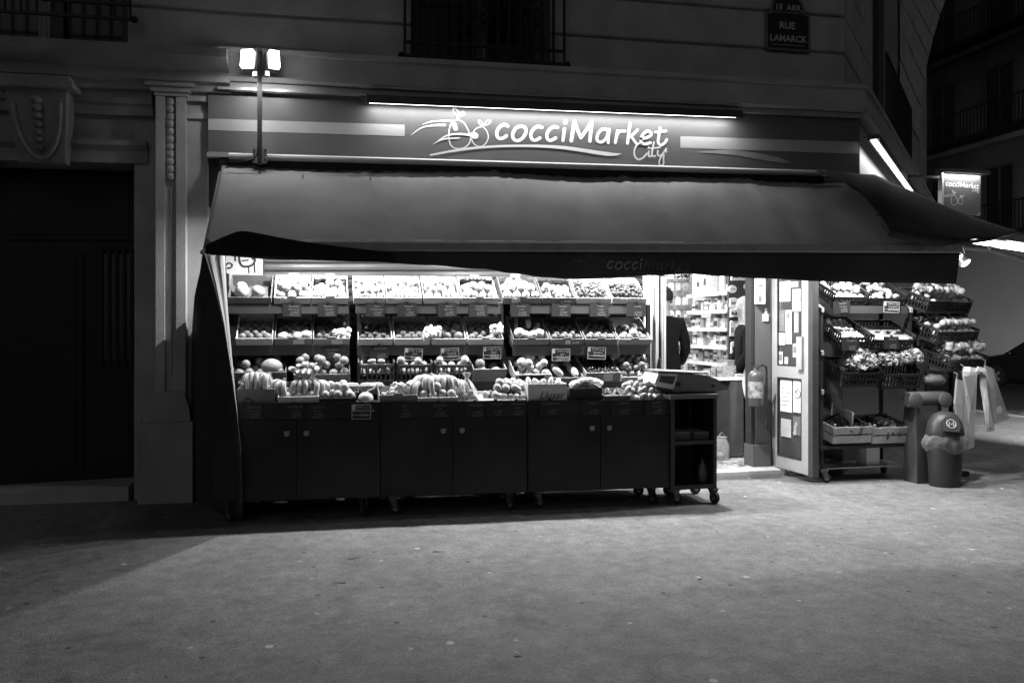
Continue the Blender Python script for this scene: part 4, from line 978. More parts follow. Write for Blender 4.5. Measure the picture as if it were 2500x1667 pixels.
WD = [('Pomme', 'Pink Lady', '2,99€', 'FRANCE'), ('Pomme', 'Canada', '2,49€', 'FRANCE'), ('Poire', 'Conférence', '2,99€', 'ITALIE'), ('Pomme', 'Gala', '1,99€', 'FRANCE'), ('Pêche', 'blanche', '3,49€', 'ESPAGNE'), ('Orange', 'Maltaise', '2,29€', 'TUNISIE'), ('Pomelo', 'rose', '3,49€', 'FLORIDE'), ('Pomme', 'Jazz', '2,99€', 'FRANCE'), ('Prune', 'rouge', '3,99€', 'ESPAGNE'), ('Cerise', '', '6,99€', 'FRANCE')]
for i, (u, ln) in enumerate(zip((690, 776, 893, 971, 1069, 1145, 1247, 1347, 1440, 1530), WD)):
    card(u, u + 46, 741, 773, YS['top'] - .012, ln, f'dark chalk price card under the top wall shelf, {ORD[i] if i < 9 else "last"} from the left' if i else 'dark chalk price card under the top wall shelf, first at left', rot=random.uniform(-.03, .03))
for i, (u0, v0, ln, br) in enumerate(((785, 848, ('TOMATE', 'grappe', '2,49€', ''), 0), (903, 845, ('AVOCAT', '', '2,50€', 'MEXIQUE'), 0), (987, 850, ('2,99€ le kilo', 'Kiwi', 'Gersois', 'FRANCE'), 1), (1076, 849, ('2,99€ la pce', 'Grenade', 'ISRAEL', ''), 1), (1179, 846, ('2,50€ le kg', 'Royal', 'GALA', 'FRANCE'), 1), (1347, 851, ('1,99€ le kg', 'Jazz', 'MARLAGE', 'AFRIQUE SUD'), 1), (1434, 847, ('2,79€ le kg', 'Braeburn', 'FRANCE', ''), 1))):
    card(u0, u0 + 45, v0, v0 + 30, YS['mid'] - .012, ln, ['dark price card under tomatoes at the right end of the left rack', 'dark AVOCAT price card under the middle shelf', 'tilted pale-bordered price card under the kiwis', 'pale-bordered price card under the pomegranates', 'pale-bordered price card under the striped apple box', 'low-hung pale-bordered price card under dark ripe apples', 'pale-bordered price card under the butterfly-print apple box'][i], bool(br), [0, 0, .06, -.03, .02, .01, .04][i])
# ================================================================ CARTS
CYF = -.97; CK = -.0128
def caster(r, p, h=.16, yaw=0., rad=.045):
    Mz = Matrix.Rotation(yaw, 3, 'Z')
    pp_ = lambda x, y, z: Vector(p) + Mz @ Vector((x, y, z))
    m2 = MB(); m2.lathe([(rad, -.014), (rad, .014)], 16, pp_(.02, 0, rad), (Matrix.Rotation(yaw, 4, 'Z') @ Matrix.Rotation(R(90), 4, 'X'))); wh = part('caster_wheel', m2, RUB, r, True)
    m2 = MB(); m2.lathe([(rad * .45, -.017), (rad * .45, .017)], 12, pp_(.02, 0, rad), (Matrix.Rotation(yaw, 4, 'Z') @ Matrix.Rotation(R(90), 4, 'X'))); part('hub', m2, GREYM, wh, True)
    m2 = MB(); M4 = Matrix.Translation(Vector(p)) @ Matrix.Rotation(yaw, 4, 'Z')
    for sy in (-1, 1): m2.prism([(-.03, h - .02), (.03, h - .02), (.035, rad), (.005, rad)], sy * .02, sy * .024, M4)
    m2.box(-.035, .035, -.03, .03, h - .02, h, M4); part('caster_fork', m2, mat('caster_steel', .12, .5, .4), r)
CARTS = [(520, 928, 'left', (700, 748), 'under bananas and oranges'), (929, 1287, 'middle', (1082, 1128), 'under the clear plastic bag'), (1289, 1635, 'right', (1445, 1487), 'beside the scale trolley')]
for ci, (u0, u1, nm, kn, wh) in enumerate(CARTS):
    x0, x1 = X(u0, CYF), X(u1, CYF); xm = (x0 + x1) / 2; g = gz(xm)
    r = thing('produce_cart', f'{nm} black wheeled produce cart with two doors {wh}', 'cart', (xm, CYF + .25, g), group='black produce carts')
    zt_ = lambda x: .9365 + CK * x; zb_ = lambda x: .205 + -.0165 * x
    m2 = MB(); m2.box(x0 + .004, x1 - .004, CYF + .02, CYF + .5, 0, .02)
    body = MB(); body.add([(x0, CYF + .018, zb_(x0)), (x1, CYF + .018, zb_(x1)), (x1, CYF + .63, zb_(x1)), (x0, CYF + .63, zb_(x0)), (x0, CYF + .018, zt_(x0) - .04), (x1, CYF + .018, zt_(x1) - .04), (x1, CYF + .63, zt_(x1) - .04), (x0, CYF + .63, zt_(x0) - .04)], [(3, 2, 1, 0), (4, 5, 6, 7), (0, 1, 5, 4), (1, 2, 6, 5), (2, 3, 7, 6), (3, 0, 4, 7)]); part('body', body, CART, r)
    xk = (X(kn[0], CYF) + X(kn[1], CYF)) / 2
    for a, b in ((x0 + .004, xk - .003), (xk + .003, x1 - .004)):
        m2 = MB(); m2.add([(a, CYF, zb_(a)), (b, CYF, zb_(b)), (b, CYF + .016, zb_(b)), (a, CYF + .016, zb_(a)), (a, CYF, zt_(a) - .13), (b, CYF, zt_(b) - .13), (b, CYF + .016, zt_(b) - .13), (a, CYF + .016, zt_(a) - .13)], [(3, 2, 1, 0), (4, 5, 6, 7), (0, 1, 5, 4), (1, 2, 6, 5), (2, 3, 7, 6), (3, 0, 4, 7)]); d_ = part('door', m2, CART, r)
        u_ = kn[0] if a < xk - .1 else kn[1]; q = at(u_, 1058 - (u_ - 700) * .018, CYF - .001)
        m2 = MB(); m2.prism([(q.x - .02, q.z + .018), (q.x + .02, q.z + .018), (q.x + .018, q.z - .012), (q.x + .006, q.z - .022), (q.x - .006, q.z - .022), (q.x - .018, q.z - .012)], CYF - .002, CYF - .012); part('knob', m2, mat('knob_steel', .3, .5, .2), d_)
    m2 = MB(); m2.add([(x0, CYF - .006, zt_(x0) - .126), (x1, CYF - .006, zt_(x1) - .126), (x1, CYF + .014, zt_(x1) - .126), (x0, CYF + .014, zt_(x0) - .126), (x0, CYF - .006, zt_(x0)), (x1, CYF - .006, zt_(x1)), (x1, CYF + .014, zt_(x1)), (x0, CYF + .014, zt_(x0))], [(3, 2, 1, 0), (4, 5, 6, 7), (0, 1, 5, 4), (1, 2, 6, 5), (2, 3, 7, 6), (3, 0, 4, 7)]); part('apron', m2, CART, r)
    for x in (x0 + .1, x1 - .13):
        for y in (CYF + .09, CYF + .42): caster(r, (x, y, gz(x)), zb_(x) - gz(x), random.uniform(-1.2, .4))
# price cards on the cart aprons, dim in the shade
CW = [('BANANE', 'Martinique', '1,99€', 'FRANCE'), ('MANGUE', 'Kent', '2,50€', 'PEROU'), ('ORANGE', 'Navel', '2,49€', 'ESPAGNE'), ('2,99€ la pce', 'PAMPLEMOUSSE', 'rose', ''), ('AIL', 'blanc', '1,50€', 'FRANCE'), ('BANANE', 'bio', '2,29€', 'EQUATEUR'), ('PLANTAIN', '', '2,99€', 'COLOMBIE'), ('RAISIN', '', '3,99€', 'ITALIE'), ('ORANGE', 'à jus', '1,99€', 'ESPAGNE'), ('CLEMENTINE', '', '2,99€', 'CORSE'), ('ENDIVE', '', '2,49€', 'FRANCE'), ('CITRON', '', '2,49€', 'ESPAGNE'), ('POMME', 'de terre', '1,49€', 'FRANCE')]
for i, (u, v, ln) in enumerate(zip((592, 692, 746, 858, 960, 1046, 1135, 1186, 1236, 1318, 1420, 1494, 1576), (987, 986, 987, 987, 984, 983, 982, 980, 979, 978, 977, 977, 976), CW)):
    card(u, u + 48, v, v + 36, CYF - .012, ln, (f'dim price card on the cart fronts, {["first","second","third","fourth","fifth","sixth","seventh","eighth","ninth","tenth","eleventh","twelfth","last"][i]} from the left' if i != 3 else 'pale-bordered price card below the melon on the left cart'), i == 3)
# ================================================================ PRODUCE ON THE CARTS
def deck(u): x = X(u, -.9); return .9365 + CK * x - .036
BANM = mat('banana_skin', .46, .5, var=.3, scale=30, rnd=.12)
def banana_me(L=.19, r=.0205):
    mb = MB(); pts = []; rr = []
    for i in range(12):
        t = i / 11; pts.append((0, -L * .92 * t, .062 * math.sin(math.pi * min(1, t * .95)) - .085 * t * t)); rr.append(.006 if t < .05 else .009 if t < .14 else r * (.62 + .38 * min(1, (t - .14) * 5)) * (1 if t < .8 else max(.22, 1 - ((t - .8) / .2) ** 1.6 * .8)))
    mb.tube(pts, rr, 7); me = mb.mesh('banana', smooth=True); me.materials.append(BANM); return me
BAN = banana_me()
def bunch(u, v, y, n, label, rz=0., rx=0., s=1.):
    r = thing('banana_bunch', label, 'bananas', at(u, v, y), (rx, 0, rz), 'banana bunches'); r.scale = (s, s, s)
    for k in range(n):
        a = (k - (n - 1) / 2)
        link('banana', BAN, None, r, (.012 * a, 0, random.uniform(-.004, .004) - .006 * abs(a)), (random.uniform(-.06, .06) + .05 * abs(a), a * .12, a * .3 + random.uniform(-.06, .06)))
    if n > 4:
        for k in range(3): link('banana', BAN, None, r, (.016 * (k - 1), .01, -.032), (.25 + random.uniform(-.05, .05), (k - 1) * .1, (k - 1) * .24))
    lpart('crown', MB().tube([(-.014 * n / 3, .006, .0), (0, .012, .008), (.014 * n / 3, .006, .0)], .013, 6), mat('banana_crown', .2, .7), r, True)
    return r
DK = -.955
def dcrate(u0, u1, v0, label, M_, hf=None, depth=.3, tilt=R(7), kind='card', y=DK, **k):
    vb = 984 - (u0 - 586) * .0086 + 4
    p0, pt = at(u0, vb, y), at(u0, v0, y); hf = pt.z - p0.z
    return place_crate(u0, u1, vb, y, depth, hf, hf + .01, tilt, M_, label, kind=kind, group='boxes on the carts', **k)
r, W = dcrate(577, 672, 951, 'grey carton of wrapped bananas at the left end of the carts', GREYC, depth=.34, tilt=0)
lpart('rope_mark', MB().tube([(-.09, -.006, .0), (-.08, -.006, .045), (-.06, -.006, .055), (-.03, -.006, .03), (.0, -.006, .005)], .004, 5), INK, r)
for i, (u, v, rz) in enumerate(((604, 922, .9), (624, 914, .2), (655, 916, -.9))): bunch(u, v, -.8, 5, ['left of three banana bunches in the grey carton', 'middle of three banana bunches in the grey carton', 'right of three banana bunches in the grey carton'][i], rz, R(28))
P = [[at(582 + 84 * i / 12, 925 + 28 * j / 6 + random.uniform(-2, 2), -.92 + random.uniform(-.02, .02) - .0 * j) for i in range(13)] for j in range(7)]
tag(link('plastic_wrap', MB().grid(P).mesh('plastic_wrap', smooth=True), FILM2), 'clear crumpled plastic over the bananas in the grey carton', 'plastic wrap')
r, W = dcrate(677, 780, 969, 'low pale box of bananas and oranges on the left cart', CARD)
lb = 'orange in the low box under bananas'; fill(cm_of(r), W, .2, .036, RD(.4), 'orange', lb, 'orange', lb, z=.015, heap=.3)
for i, (u, v, rz, rx, n) in enumerate(((692, 930, -.9, 42, 5), (738, 926, .3, 55, 5), (768, 928, .95, 50, 4), (748, 926, -.12, -62, 5))):
    bunch(u, v, [-.8, -.8, -.8, -.68][i], n, ['banana bunch at the left of the low pale box', 'upright banana bunch in the middle of the low pale box', 'banana bunch at the right of the low pale box', 'banana bunch standing highest above the left cart'][i], rz, R(rx), 1.05)
r, W = dcrate(779, 871, 972, 'black box of oranges on the left cart', DCARD)
lb = 'bright orange in the black cart box'; fill(cm_of(r), W, .3, .035, RD(.42), 'orange', lb, 'orange', lb, z=.02, heap=.7, jit=.3)
for i, (u0, u1) in enumerate(((797, 835), (836, 878), (879, 915), (905, 938))):
    p = at((u0 + u1) / 2, 951 - i * .5, -.66 + .02 * (i == 3)); Wp = at(u1, 951, -.66).x - at(u0, 951, -.66).x
    r = thing('fruit_punnet', f'clear plastic punnet of dark berries, {["leftmost","second","third","rightmost"][i]} of four behind the oranges', 'punnet', p, group='plastic punnets')
    lpart('tray', MB().add([(-Wp / 2 + .01, -.06, -.02), (Wp / 2 - .01, -.06, -.02), (Wp / 2 - .01, .06, -.02), (-Wp / 2 + .01, .06, -.02), (-Wp / 2, -.07, .03), (Wp / 2, -.07, .03), (Wp / 2, .07, .03), (-Wp / 2, .07, .03)], [(3, 2, 1, 0), (0, 1, 5, 4), (1, 2, 6, 5), (2, 3, 7, 6), (3, 0, 4, 7)]), FILM, r)
    lpart('lid', MB().add([(-Wp / 2, -.07, .032), (Wp / 2, -.07, .032), (Wp / 2, .07, .032), (-Wp / 2, .07, .032), (-Wp / 2 + .015, -.05, .05), (Wp / 2 - .015, -.05, .05), (Wp / 2 - .015, .05, .05), (-Wp / 2 + .015, .05, .05)], [(4, 5, 6, 7), (0, 1, 5, 4), (1, 2, 6, 5), (2, 3, 7, 6), (3, 0, 4, 7)]), FILM, r)
    lpart('label', MB().box(-.02, .02, -.03, .02, .0515, .0525), PAPER, r)
    m2 = MB()
    for k in range(26): m2.ball((random.uniform(-Wp / 2 + .02, Wp / 2 - .02), random.uniform(-.045, .045), random.uniform(-.01, .025)), .011, 7, 5)
    tag(lpart('berries', m2, mat('berry', .04, .25), r, True), kind='stuff')
p = at(893, 972, -.93); put('melon', RD(.5), p, .056, 'round pale melon by the bordered card on the left cart', 'melon', None, (0, 0, 0))
r = thing('folded_packet', 'small folded paper packet lying beside the garlic on the middle cart', 'packet', at(905, 956, -.75), (R(20), R(-12), .2)); lpart('sheet', MB().prism([(-.05, -.02), (.05, -.03), (.055, .03), (-.035, .012)], -.01, .01), GREYC, r); lpart('flap', MB().prism([(.03, .026), (.058, .03), (.06, .06), (.05, .05)], -.004, .004), PAPER, r)
r, W = dcrate(925, 1019, 965, 'grey tabbed box of garlic at the left of the middle cart', BROWN, tab=True)
lb = 'white garlic bulb in the tabbed box at the left of the middle cart'
for k in range(24): put('garlic_bulb', GARL, at(random.uniform(955, 1000), random.uniform(936, 962), -.9 + random.uniform(0, .12)), random.uniform(.019, .024), lb, 'garlic', lb)
lb = 'pale clove lying flat at the left of the garlic box'
for k in range(7): put('garlic_clove', fr('long', .7), at(random.uniform(930, 955), random.uniform(958, 964), -.9), .017, lb, 'garlic', lb)
r, W = dcrate(1021, 1119, 971, 'low pale box of oranges under big bananas on the middle cart', CARD)
lb = 'orange in the middle cart box'; fill(cm_of(r), W, .2, .036, RD(.42), 'orange', lb, 'orange', lb, z=.018, heap=.5)
for i, (u, v, rz, n) in enumerate(((1028, 932, -1.15, 4), (1052, 919, -1.0, 5), (1080, 918, .0, 5), (1104, 930, .3, 4))): bunch(u, v, -.78 + .02 * i, n, ['long banana bunch pointing left on the middle cart', 'biggest banana bunch of the middle cart', 'upright banana bunch on the middle cart', 'banana bunch leaning on the clear bag'][i], rz, R(38), 1.2)
# knotted clear bag
pb = at(1140, 976, -.85); r = thing('knotted_bag', 'knotted clear plastic bag of fruit on the middle cart', 'bag', pb)
m2 = MB(); prof = [(.002, 0), (.085, .0), (.095, .03), (.075, .08), (.045, .13), (.02, .165), (.012, .175), (.028, .2), (.035, .22)]
vs_ = MB().lathe(prof, 22); 
for q in vs_.v: k = 1 + .13 * math.sin(math.atan2(q.y, q.x) * 7 + q.z * 30); q.x *= k; q.y *= k * .8
lpart('film', vs_, FILM, r, True)
lb = 'round fruit inside the knotted clear bag'
for k in range(7): put('plum', RD(.35), pb + Vector((random.uniform(-.05, .05), random.uniform(-.04, .04), .03 + .03 * (k // 4))), .024, lb, 'plum', lb)
# heap of oranges
r, W = dcrate(1168, 1284, 977, 'flat pale tray of heaped oranges on the middle cart', CARD, depth=.3)
lb = 'orange in the loose heap at the right of the middle cart'
for lay, (ua, ub, va, n) in enumerate(((1205, 1272, 966, 6), (1210, 1268, 950, 5), (1222, 1260, 936, 3))):
    for k in range(n):
        for dy in (0, .075): put('orange', RD(.42), at(ua + (ub - ua) * (k + .5 * (dy > 0)) / (n - 1 + .01) + random.uniform(-5, 5), va - 3 * (dy > 0) + random.uniform(-5, 4), -.9 + dy + lay * .03), random.uniform(.03, .041), f"{OW[k]} from left in the {'front' if not dy else 'rear'} {['bottom','second','top'][lay]} row of the loose orange heap", 'orange', 'loose heap of oranges')
lb = 'dull pear by the wall side of the orange heap'; 
for k in range(3): put('pear', fr('pear', .3), at(1185 + 9 * k, 962, -.8), .03, lb, 'pear', lb)
# Llusar carton
r, W = dcrate(1288, 1385, 938, 'pale carton printed with fruit brand script and hand hole', CARD, depth=.3, tilt=0)
hh = at(1288, 938, DK).z - at(1288, 985, DK).z
lpart('hand_hole', MB().prism([(-.035 + .02 * math.cos(t) * (1 if abs(t) < 1.6 else 1), 0) for t in (0,)] and [(x_ + (.03 if c_ > 0 else -.03), z_ + hh * .66) for t in range(12) for c_ in [math.cos(R(t * 30))] for x_, z_ in [(.012 * c_, .012 * math.sin(R(t * 30)))]], -.004, -.0012), WHITE, r)
text(r, 'Llusar', .085, INK, (.03, -.0045, hh * .33), shear=.35)
lb = 'pale fruit standing behind the printed carton'
for k in range(5): put('lemon', fr('long', .7), at(1290 + 18 * k, 931, -.75), .035, lb, 'lemon', lb)
r, W = dcrate(1389, 1471, 948, 'black carton of film-wrapped endives on the right cart', DCARD, depth=.3, tilt=0)
text(r, 'cardoncelle', .022, GINK, (-.06, -.0045, .1)); lpart('stamp', MB().lathe([(.014, -.003), (.014, -.0012)], 14, (.1, 0, .1), Matrix.Rotation(R(90), 4, 'X')), GREYC, r)
lb = 'film-wrapped pale endive in the black carton'
for k in range(8): put('endive', fr('long', .72), at(1402 + 8 * k, 938 - 8 * math.sin(k / 7 * 3.14), -.82 + .03 * (k % 2)), .05, lb, 'endive', lb, (R(20), R(75), .2 * (k - 4)))
P = [[at(1392 + 76 * i / 12, 948 - 20 * math.sin(math.pi * i / 12) * (1 - j / 6) - 2 + random.uniform(-2, 2), -.9 + .02 * j + random.uniform(-.015, .015)) for i in range(13)] for j in range(7)]
tag(link('plastic_wrap', MB().grid(P).mesh('plastic_wrap', smooth=True), FILM), 'crinkled clear film over the endives in the black carton', 'plastic wrap')
r, W = dcrate(1474, 1541, 966, 'low grey tray of bagged salad on the right cart', GREYC, depth=.25)
P = [[at(1476 + 60 * i / 12, 955 - 6 * math.sin(i * 1.3) - 8 * random.random() + 2 * j, -.9 + .03 * j) for i in range(13)] for j in range(6)]
tag(link('salad_bag', MB().grid(P).mesh('salad_bag', smooth=True), FILM), 'crinkled clear salad bag on the low grey tray', 'bag')
r, W = dcrate(1520, 1636, 977, 'flat tray of heaped potatoes at the right end of the carts', BROWN, depth=.32)
lb = 'pale potato in the heap beside the weighing scale'
for lay, (ua, ub, va, n) in enumerate(((1535, 1625, 968, 7), (1530, 1605, 954, 6), (1528, 1580, 940, 3), (1562, 1570, 928, 1))):
    for k in range(n):
        for dy in (0, .07): put('potato', fr('long', .42), at(ua + (ub - ua) * (k + .4 * (dy > 0)) / max(1, n - 1) + random.uniform(-3, 3), va - 3 * (dy > 0) + random.uniform(-3, 3), -.91 + dy + lay * .03), .04, f"{OW[k]} from left in the {'front' if not dy else 'rear'} {['bottom','second','third','top'][lay]} row of the potato heap", 'potato', 'heap of potatoes')

# ================================================================ SCALE TROLLEY AND SCALE
TY = -.995
x0, x1 = X(1638, TY), X(1750, TY); g = gz(3.0)
tr = thing('scale_trolley', 'open black trolley on casters carrying the weighing scale', 'trolley', ((x0 + x1) / 2, TY + .22, g))
zt0, zb0_ = at(1690, 963, TY).z, at(1690, 1194, TY).z
DG2 = mat('trolley_grey', .05, .5, .2)
part('top_board', MB().box(x0 - .01, x1 + .01, TY - .01, TY + .46, zt0 - .035, zt0), mat('trolley_top', .16, .5), tr)
for (a, b) in ((x0, x0 + .035), (x1 - .028, x1)):
    part('side_panel', MB().box(a, b, TY + .03, TY + .44, zb0_, zt0 - .036), CART, tr); part('post', MB().box(a, b, TY, TY + .028, zb0_ - .01, zt0 - .036), DG2, tr)
for v0, v1 in ((1076, 1085), (1184, 1194)):
    part('shelf', MB().box(x0 + .036, x1 - .03, TY + .002, TY + .44, at(1690, v1, TY).z, at(1690, v0, TY).z), DG2, tr)
part('back_panel', MB().box(x0, x1, TY + .445, TY + .455, zb0_, zt0 - .04), CART, tr)
for x, y, yw in ((x0 + .05, TY + .04, .3), (x1 - .02, TY + .03, -1.35), (x0 + .14, TY + .4, .2), (x1 - .02, TY + .4, .2)): caster(tr, (x, y, gz(x)), zb0_ - gz(x) - .002, yw, .05)
for i, (u0, u1) in enumerate(((1648, 1688), (1694, 1741))):
    p = at((u0 + u1) / 2, 1075, TY + .08); Wd = at(u1, 1060, TY + .08).x - at(u0, 1060, TY + .08).x
    r = thing('bag_bundle', f'{["left","right"][i]} folded bundle of paper bags on the trolley shelf', 'bundle', p, group='paper bag bundles')
    for k in range(5): lpart('bag', MB().box(-Wd / 2 + random.uniform(0, .008), Wd / 2 - random.uniform(0, .008), random.uniform(0, .01), .22, .001 + k * .015, .0135 + k * .015), mat('kraft_paper', .22, .9, rnd=.2), r)
p = at(1715, 1184, TY + .16); r = thing('spray_bottle', 'grey ribbed bottle standing on the bottom trolley shelf', 'bottle', p)
lpart('body', MB().lathe([(.03, 0), (.038, .01), (.038, .06), (.034, .07), (.038, .08), (.038, .15), (.02, .19)], 16), mat('bottle_grey', .16, .35), r, True); lpart('cap', MB().lathe([(.018, .191), (.018, .225), (.012, .23)], 12), DGREY, r, True)
SYY = TY + .06
def sp_(x, y): q = at(1560 + x * .3826, 640 + y * .3826, SYY); return (q.x, q.z)
sr = thing('weighing_scale', 'grey counter scale with pale display end and flat platter on the trolley', 'scale', at(1690, 963, SYY))
SCG = mat('scale_grey', .2, .45, var=.04); SCW = mat('scale_pale', .68, .4)
part('body', MB().prism([sp_(*p) for p in ((236, 712), (440, 722), (482, 745), (566, 795), (566, 812), (500, 822), (214, 826), (222, 770))], SYY, SYY + .28), SCG, sr)
part('display_end', MB().prism([sp_(*p) for p in ((98, 772), (122, 708), (246, 712), (222, 798), (212, 812), (108, 790))], SYY - .01, SYY + .29), SCW, sr)
part('display_window', MB().prism([sp_(*p) for p in ((122, 762), (134, 724), (232, 728), (212, 780))], SYY - .012, SYY - .0105), mat('lcd', .09, .2), sr)
part('lower_skirt', MB().prism([sp_(*p) for p in ((108, 794), (212, 816), (500, 826), (488, 842), (240, 842), (120, 815))], SYY + .01, SYY + .27), DGREY, sr)
part('platter', MB().prism([sp_(*p) for p in ((118, 690), (434, 704), (434, 714), (118, 700))], SYY - .02, SYY + .3), STEEL, sr)
part('keypad', MB().prism([sp_(*p) for p in ((484, 738), (580, 786), (580, 794), (484, 746))], SYY + .02, SYY + .26), INK, sr)
for k, (a, b, c, d) in enumerate(((232, 762, 264, 792), (462, 780, 482, 796))): part('socket', MB().prism([sp_(a, b), sp_(c, b), sp_(c, d), sp_(a, d)], SYY - .003, SYY - .0005), INK, sr)
for x in (255, 330, 400, 470): part('foot', MB().prism([sp_(x, 842), sp_(x + 14, 842), sp_(x + 12, 849), sp_(x + 2, 849)], SYY + .02, SYY + .05), RUB, sr)

# ================================================================ DOORWAY
dj = thing('door_frame', 'aluminium shop door frame beside the right wall rack', 'door frame', (X(1612, .1), .1, .08))
for (a, b, y, m) in ((1601, 1608, .12, ALU), (1609, 1614, .16, DGREY), (1615, 1620, .1, GREYM), (1621, 1626, .14, ALU)): part('profile', MB().box(X(a, y), X(b, y), y, y + .06, .08, 2.6), m, dj)
part('side_pane', MB().box(X(1572, .14), X(1600, .14), .16, .166, .1, 2.6), clear('milk_glass', .8, .75, .3), dj)
part('notice', MB().box(X(1574, .13), X(1598, .13), .15, .154, at(1585, 830, .13).z, at(1585, 695, .13).z), PAPER, dj)
part('lock', MB().box(X(1610, .1), X(1613, .1), .09, .15, at(1610, 900, .1).z, at(1610, 873, .1).z), INK, dj)
PG = mat('pillar_grey', .11, .5, var=.05)
dp = thing('door_pillar', 'grey metal pillar between the doorway and the open glass door', 'pillar', (X(1860, .2), .2, .08))
part('post', MB().box(X(1846, .2), X(1882, .2), .2, .34, .08, 2.6), PG, dp); part('plinth', MB().box(X(1838, .17), X(1881, .17), .17, .345, -.02, at(1860, 1086, .17).z), PG, dp)
part('dark_edge', MB().box(X(1834, .22), X(1845, .22), .22, .34, .08, 2.6), INK, dp)
ic = part('intercom', MB().box(X(1848, .15), X(1866, .15), .13, .199, at(1857, 742, .15).z, at(1857, 670, .15).z), WHITE, dp)
part('keypad', MB().box(X(1851, .13), X(1859, .13), .126, .1295, at(1857, 736, .13).z, at(1857, 722, .13).z), GINK, ic); part('slot', MB().box(X(1850, .13), X(1862, .13), .126, .1295, at(1857, 698, .13).z, at(1857, 696, .13).z), INK, ic)
part('thermometer', MB().box(X(1868, .19), X(1873, .19), .19, .1995, at(1870, 768, .19).z, at(1870, 752, .19).z), WHITE, dp); part('switch_plate', MB().box(X(1864, .18), X(1876, .18), .18, .1995, at(1870, 784, .18).z, at(1870, 767, .18).z), PAPER, dp)
# fire extinguisher
p = at(1845, 990, .1); h_ = at(1845, 900, .1).z - p.z
fe = thing('fire_extinguisher', 'grey fire extinguisher with printed label hanging on the door pillar', 'extinguisher', p)
FR_ = mat('extinguisher_paint', .08, .3, var=.04, spec=.6)
lpart('cylinder', MB().lathe([(.03, -.012), (.07, -.005), (.076, .015), (.076, h_ * .78), (.07, h_ * .86), (.045, h_ * .93), (.02, h_ * .95)], 24), FR_, fe, True)
lpart('label', MB().lathe([(.0768, h_ * .22), (.0768, h_ * .66)], 24), mat('ext_label', .28, .5, var=.75, scale=16), fe, True)
lpart('valve', MB().box(-.018, .018, -.018, .018, h_ * .95, h_ * 1.02), STEEL, fe); lpart('lever', MB().prism([(-.03, h_ * 1.03), (.06, h_ * 1.1), (.06, h_ * 1.13), (-.03, h_ * 1.06)], -.012, .012), INK, fe)
lpart('hose', MB().tube([(.0, -.02, h_ * 1.0), (.04, -.05, h_ * 1.12), (.09, -.05, h_ * 1.05), (.105, -.03, h_ * .7), (.105, -.03, h_ * .2), (.1, -.03, -.1)], .011, 8), RUB, fe, True); lpart('horn', MB().lathe([(.011, 0), (.011, -.05), (.02, -.09), (.017, -.15)], 10, (.1, -.03, -.09)), RUB, fe, True)
# open glass door
H0, H1 = Vector((4.50, .22, 0)), Vector((4.557, -.34, 0)); dn = (H1 - H0).normalized()
MD = Matrix.Translation((H0.x, H0.y, 0)) @ Matrix.Rotation(math.atan2(dn.y, dn.x), 4, 'Z')
def ds(u): q = on(u, HZ, H0, (dn.x, dn.y)); return (Vector((q.x, q.y, 0)) - H0).dot(dn)
def dz_(u, v): return on(u, v, H0, (dn.x, dn.y)).z
gd = thing('glass_door', 'open aluminium glass shop door covered with notices', 'door', (H0.x, H0.y, .06))
def dpart(nm, u0, u1, z0, z1, y0, y1, m, root=None):
    mb = MB(); mb.box(ds(u0), ds(u1), y0, y1, z0, z1, MD); return part(nm, mb, m, root or gd)
DL, DR = 1884, 1974
zA, zB, zC, zD = dz_(1925, 1117), dz_(1925, 922), dz_(1925, 893), 2.3
dpart('stile', DL, 1898, .07, zD, .0, .045, ALU); dpart('stile', 1957, DR, .07, zD, .0, .045, ALU)
dpart('rail', 1898, 1957, .071, zA, .001, .044, ALU); dpart('rail', 1898, 1957, zB, zC, .001, .044, ALU); dpart('rail', 1898, 1957, 2.2, zD - .001, .001, .044, ALU)
for (za_, zb_3) in ((zC, 2.2), (zA, zB)):
    for u0_, u1_, q0_, q1_ in ((1898, 1899.6, za_, zb_3), (1955.4, 1957, za_, zb_3), (1899.6, 1955.4, za_, za_ + .014), (1899.6, 1955.4, zb_3 - .014, zb_3)): dpart('gasket', u0_, u1_, q0_, q1_, -.004, .016, INK)
pu = dpart('pane', 1898, 1957, zC, 2.2, .018, .024, GLASS); plo = dpart('pane', 1898, 1957, zA, zB, .018, .024, GLASS)
dpart('handle', 1950, 1963, dz_(1955, 902), dz_(1955, 822), -.03, -.002, mat('handle_grey', .5, .4, .3)); dpart('edge_profile', DR + 1, 1986, .06, zD, -.01, .06, DGREY)
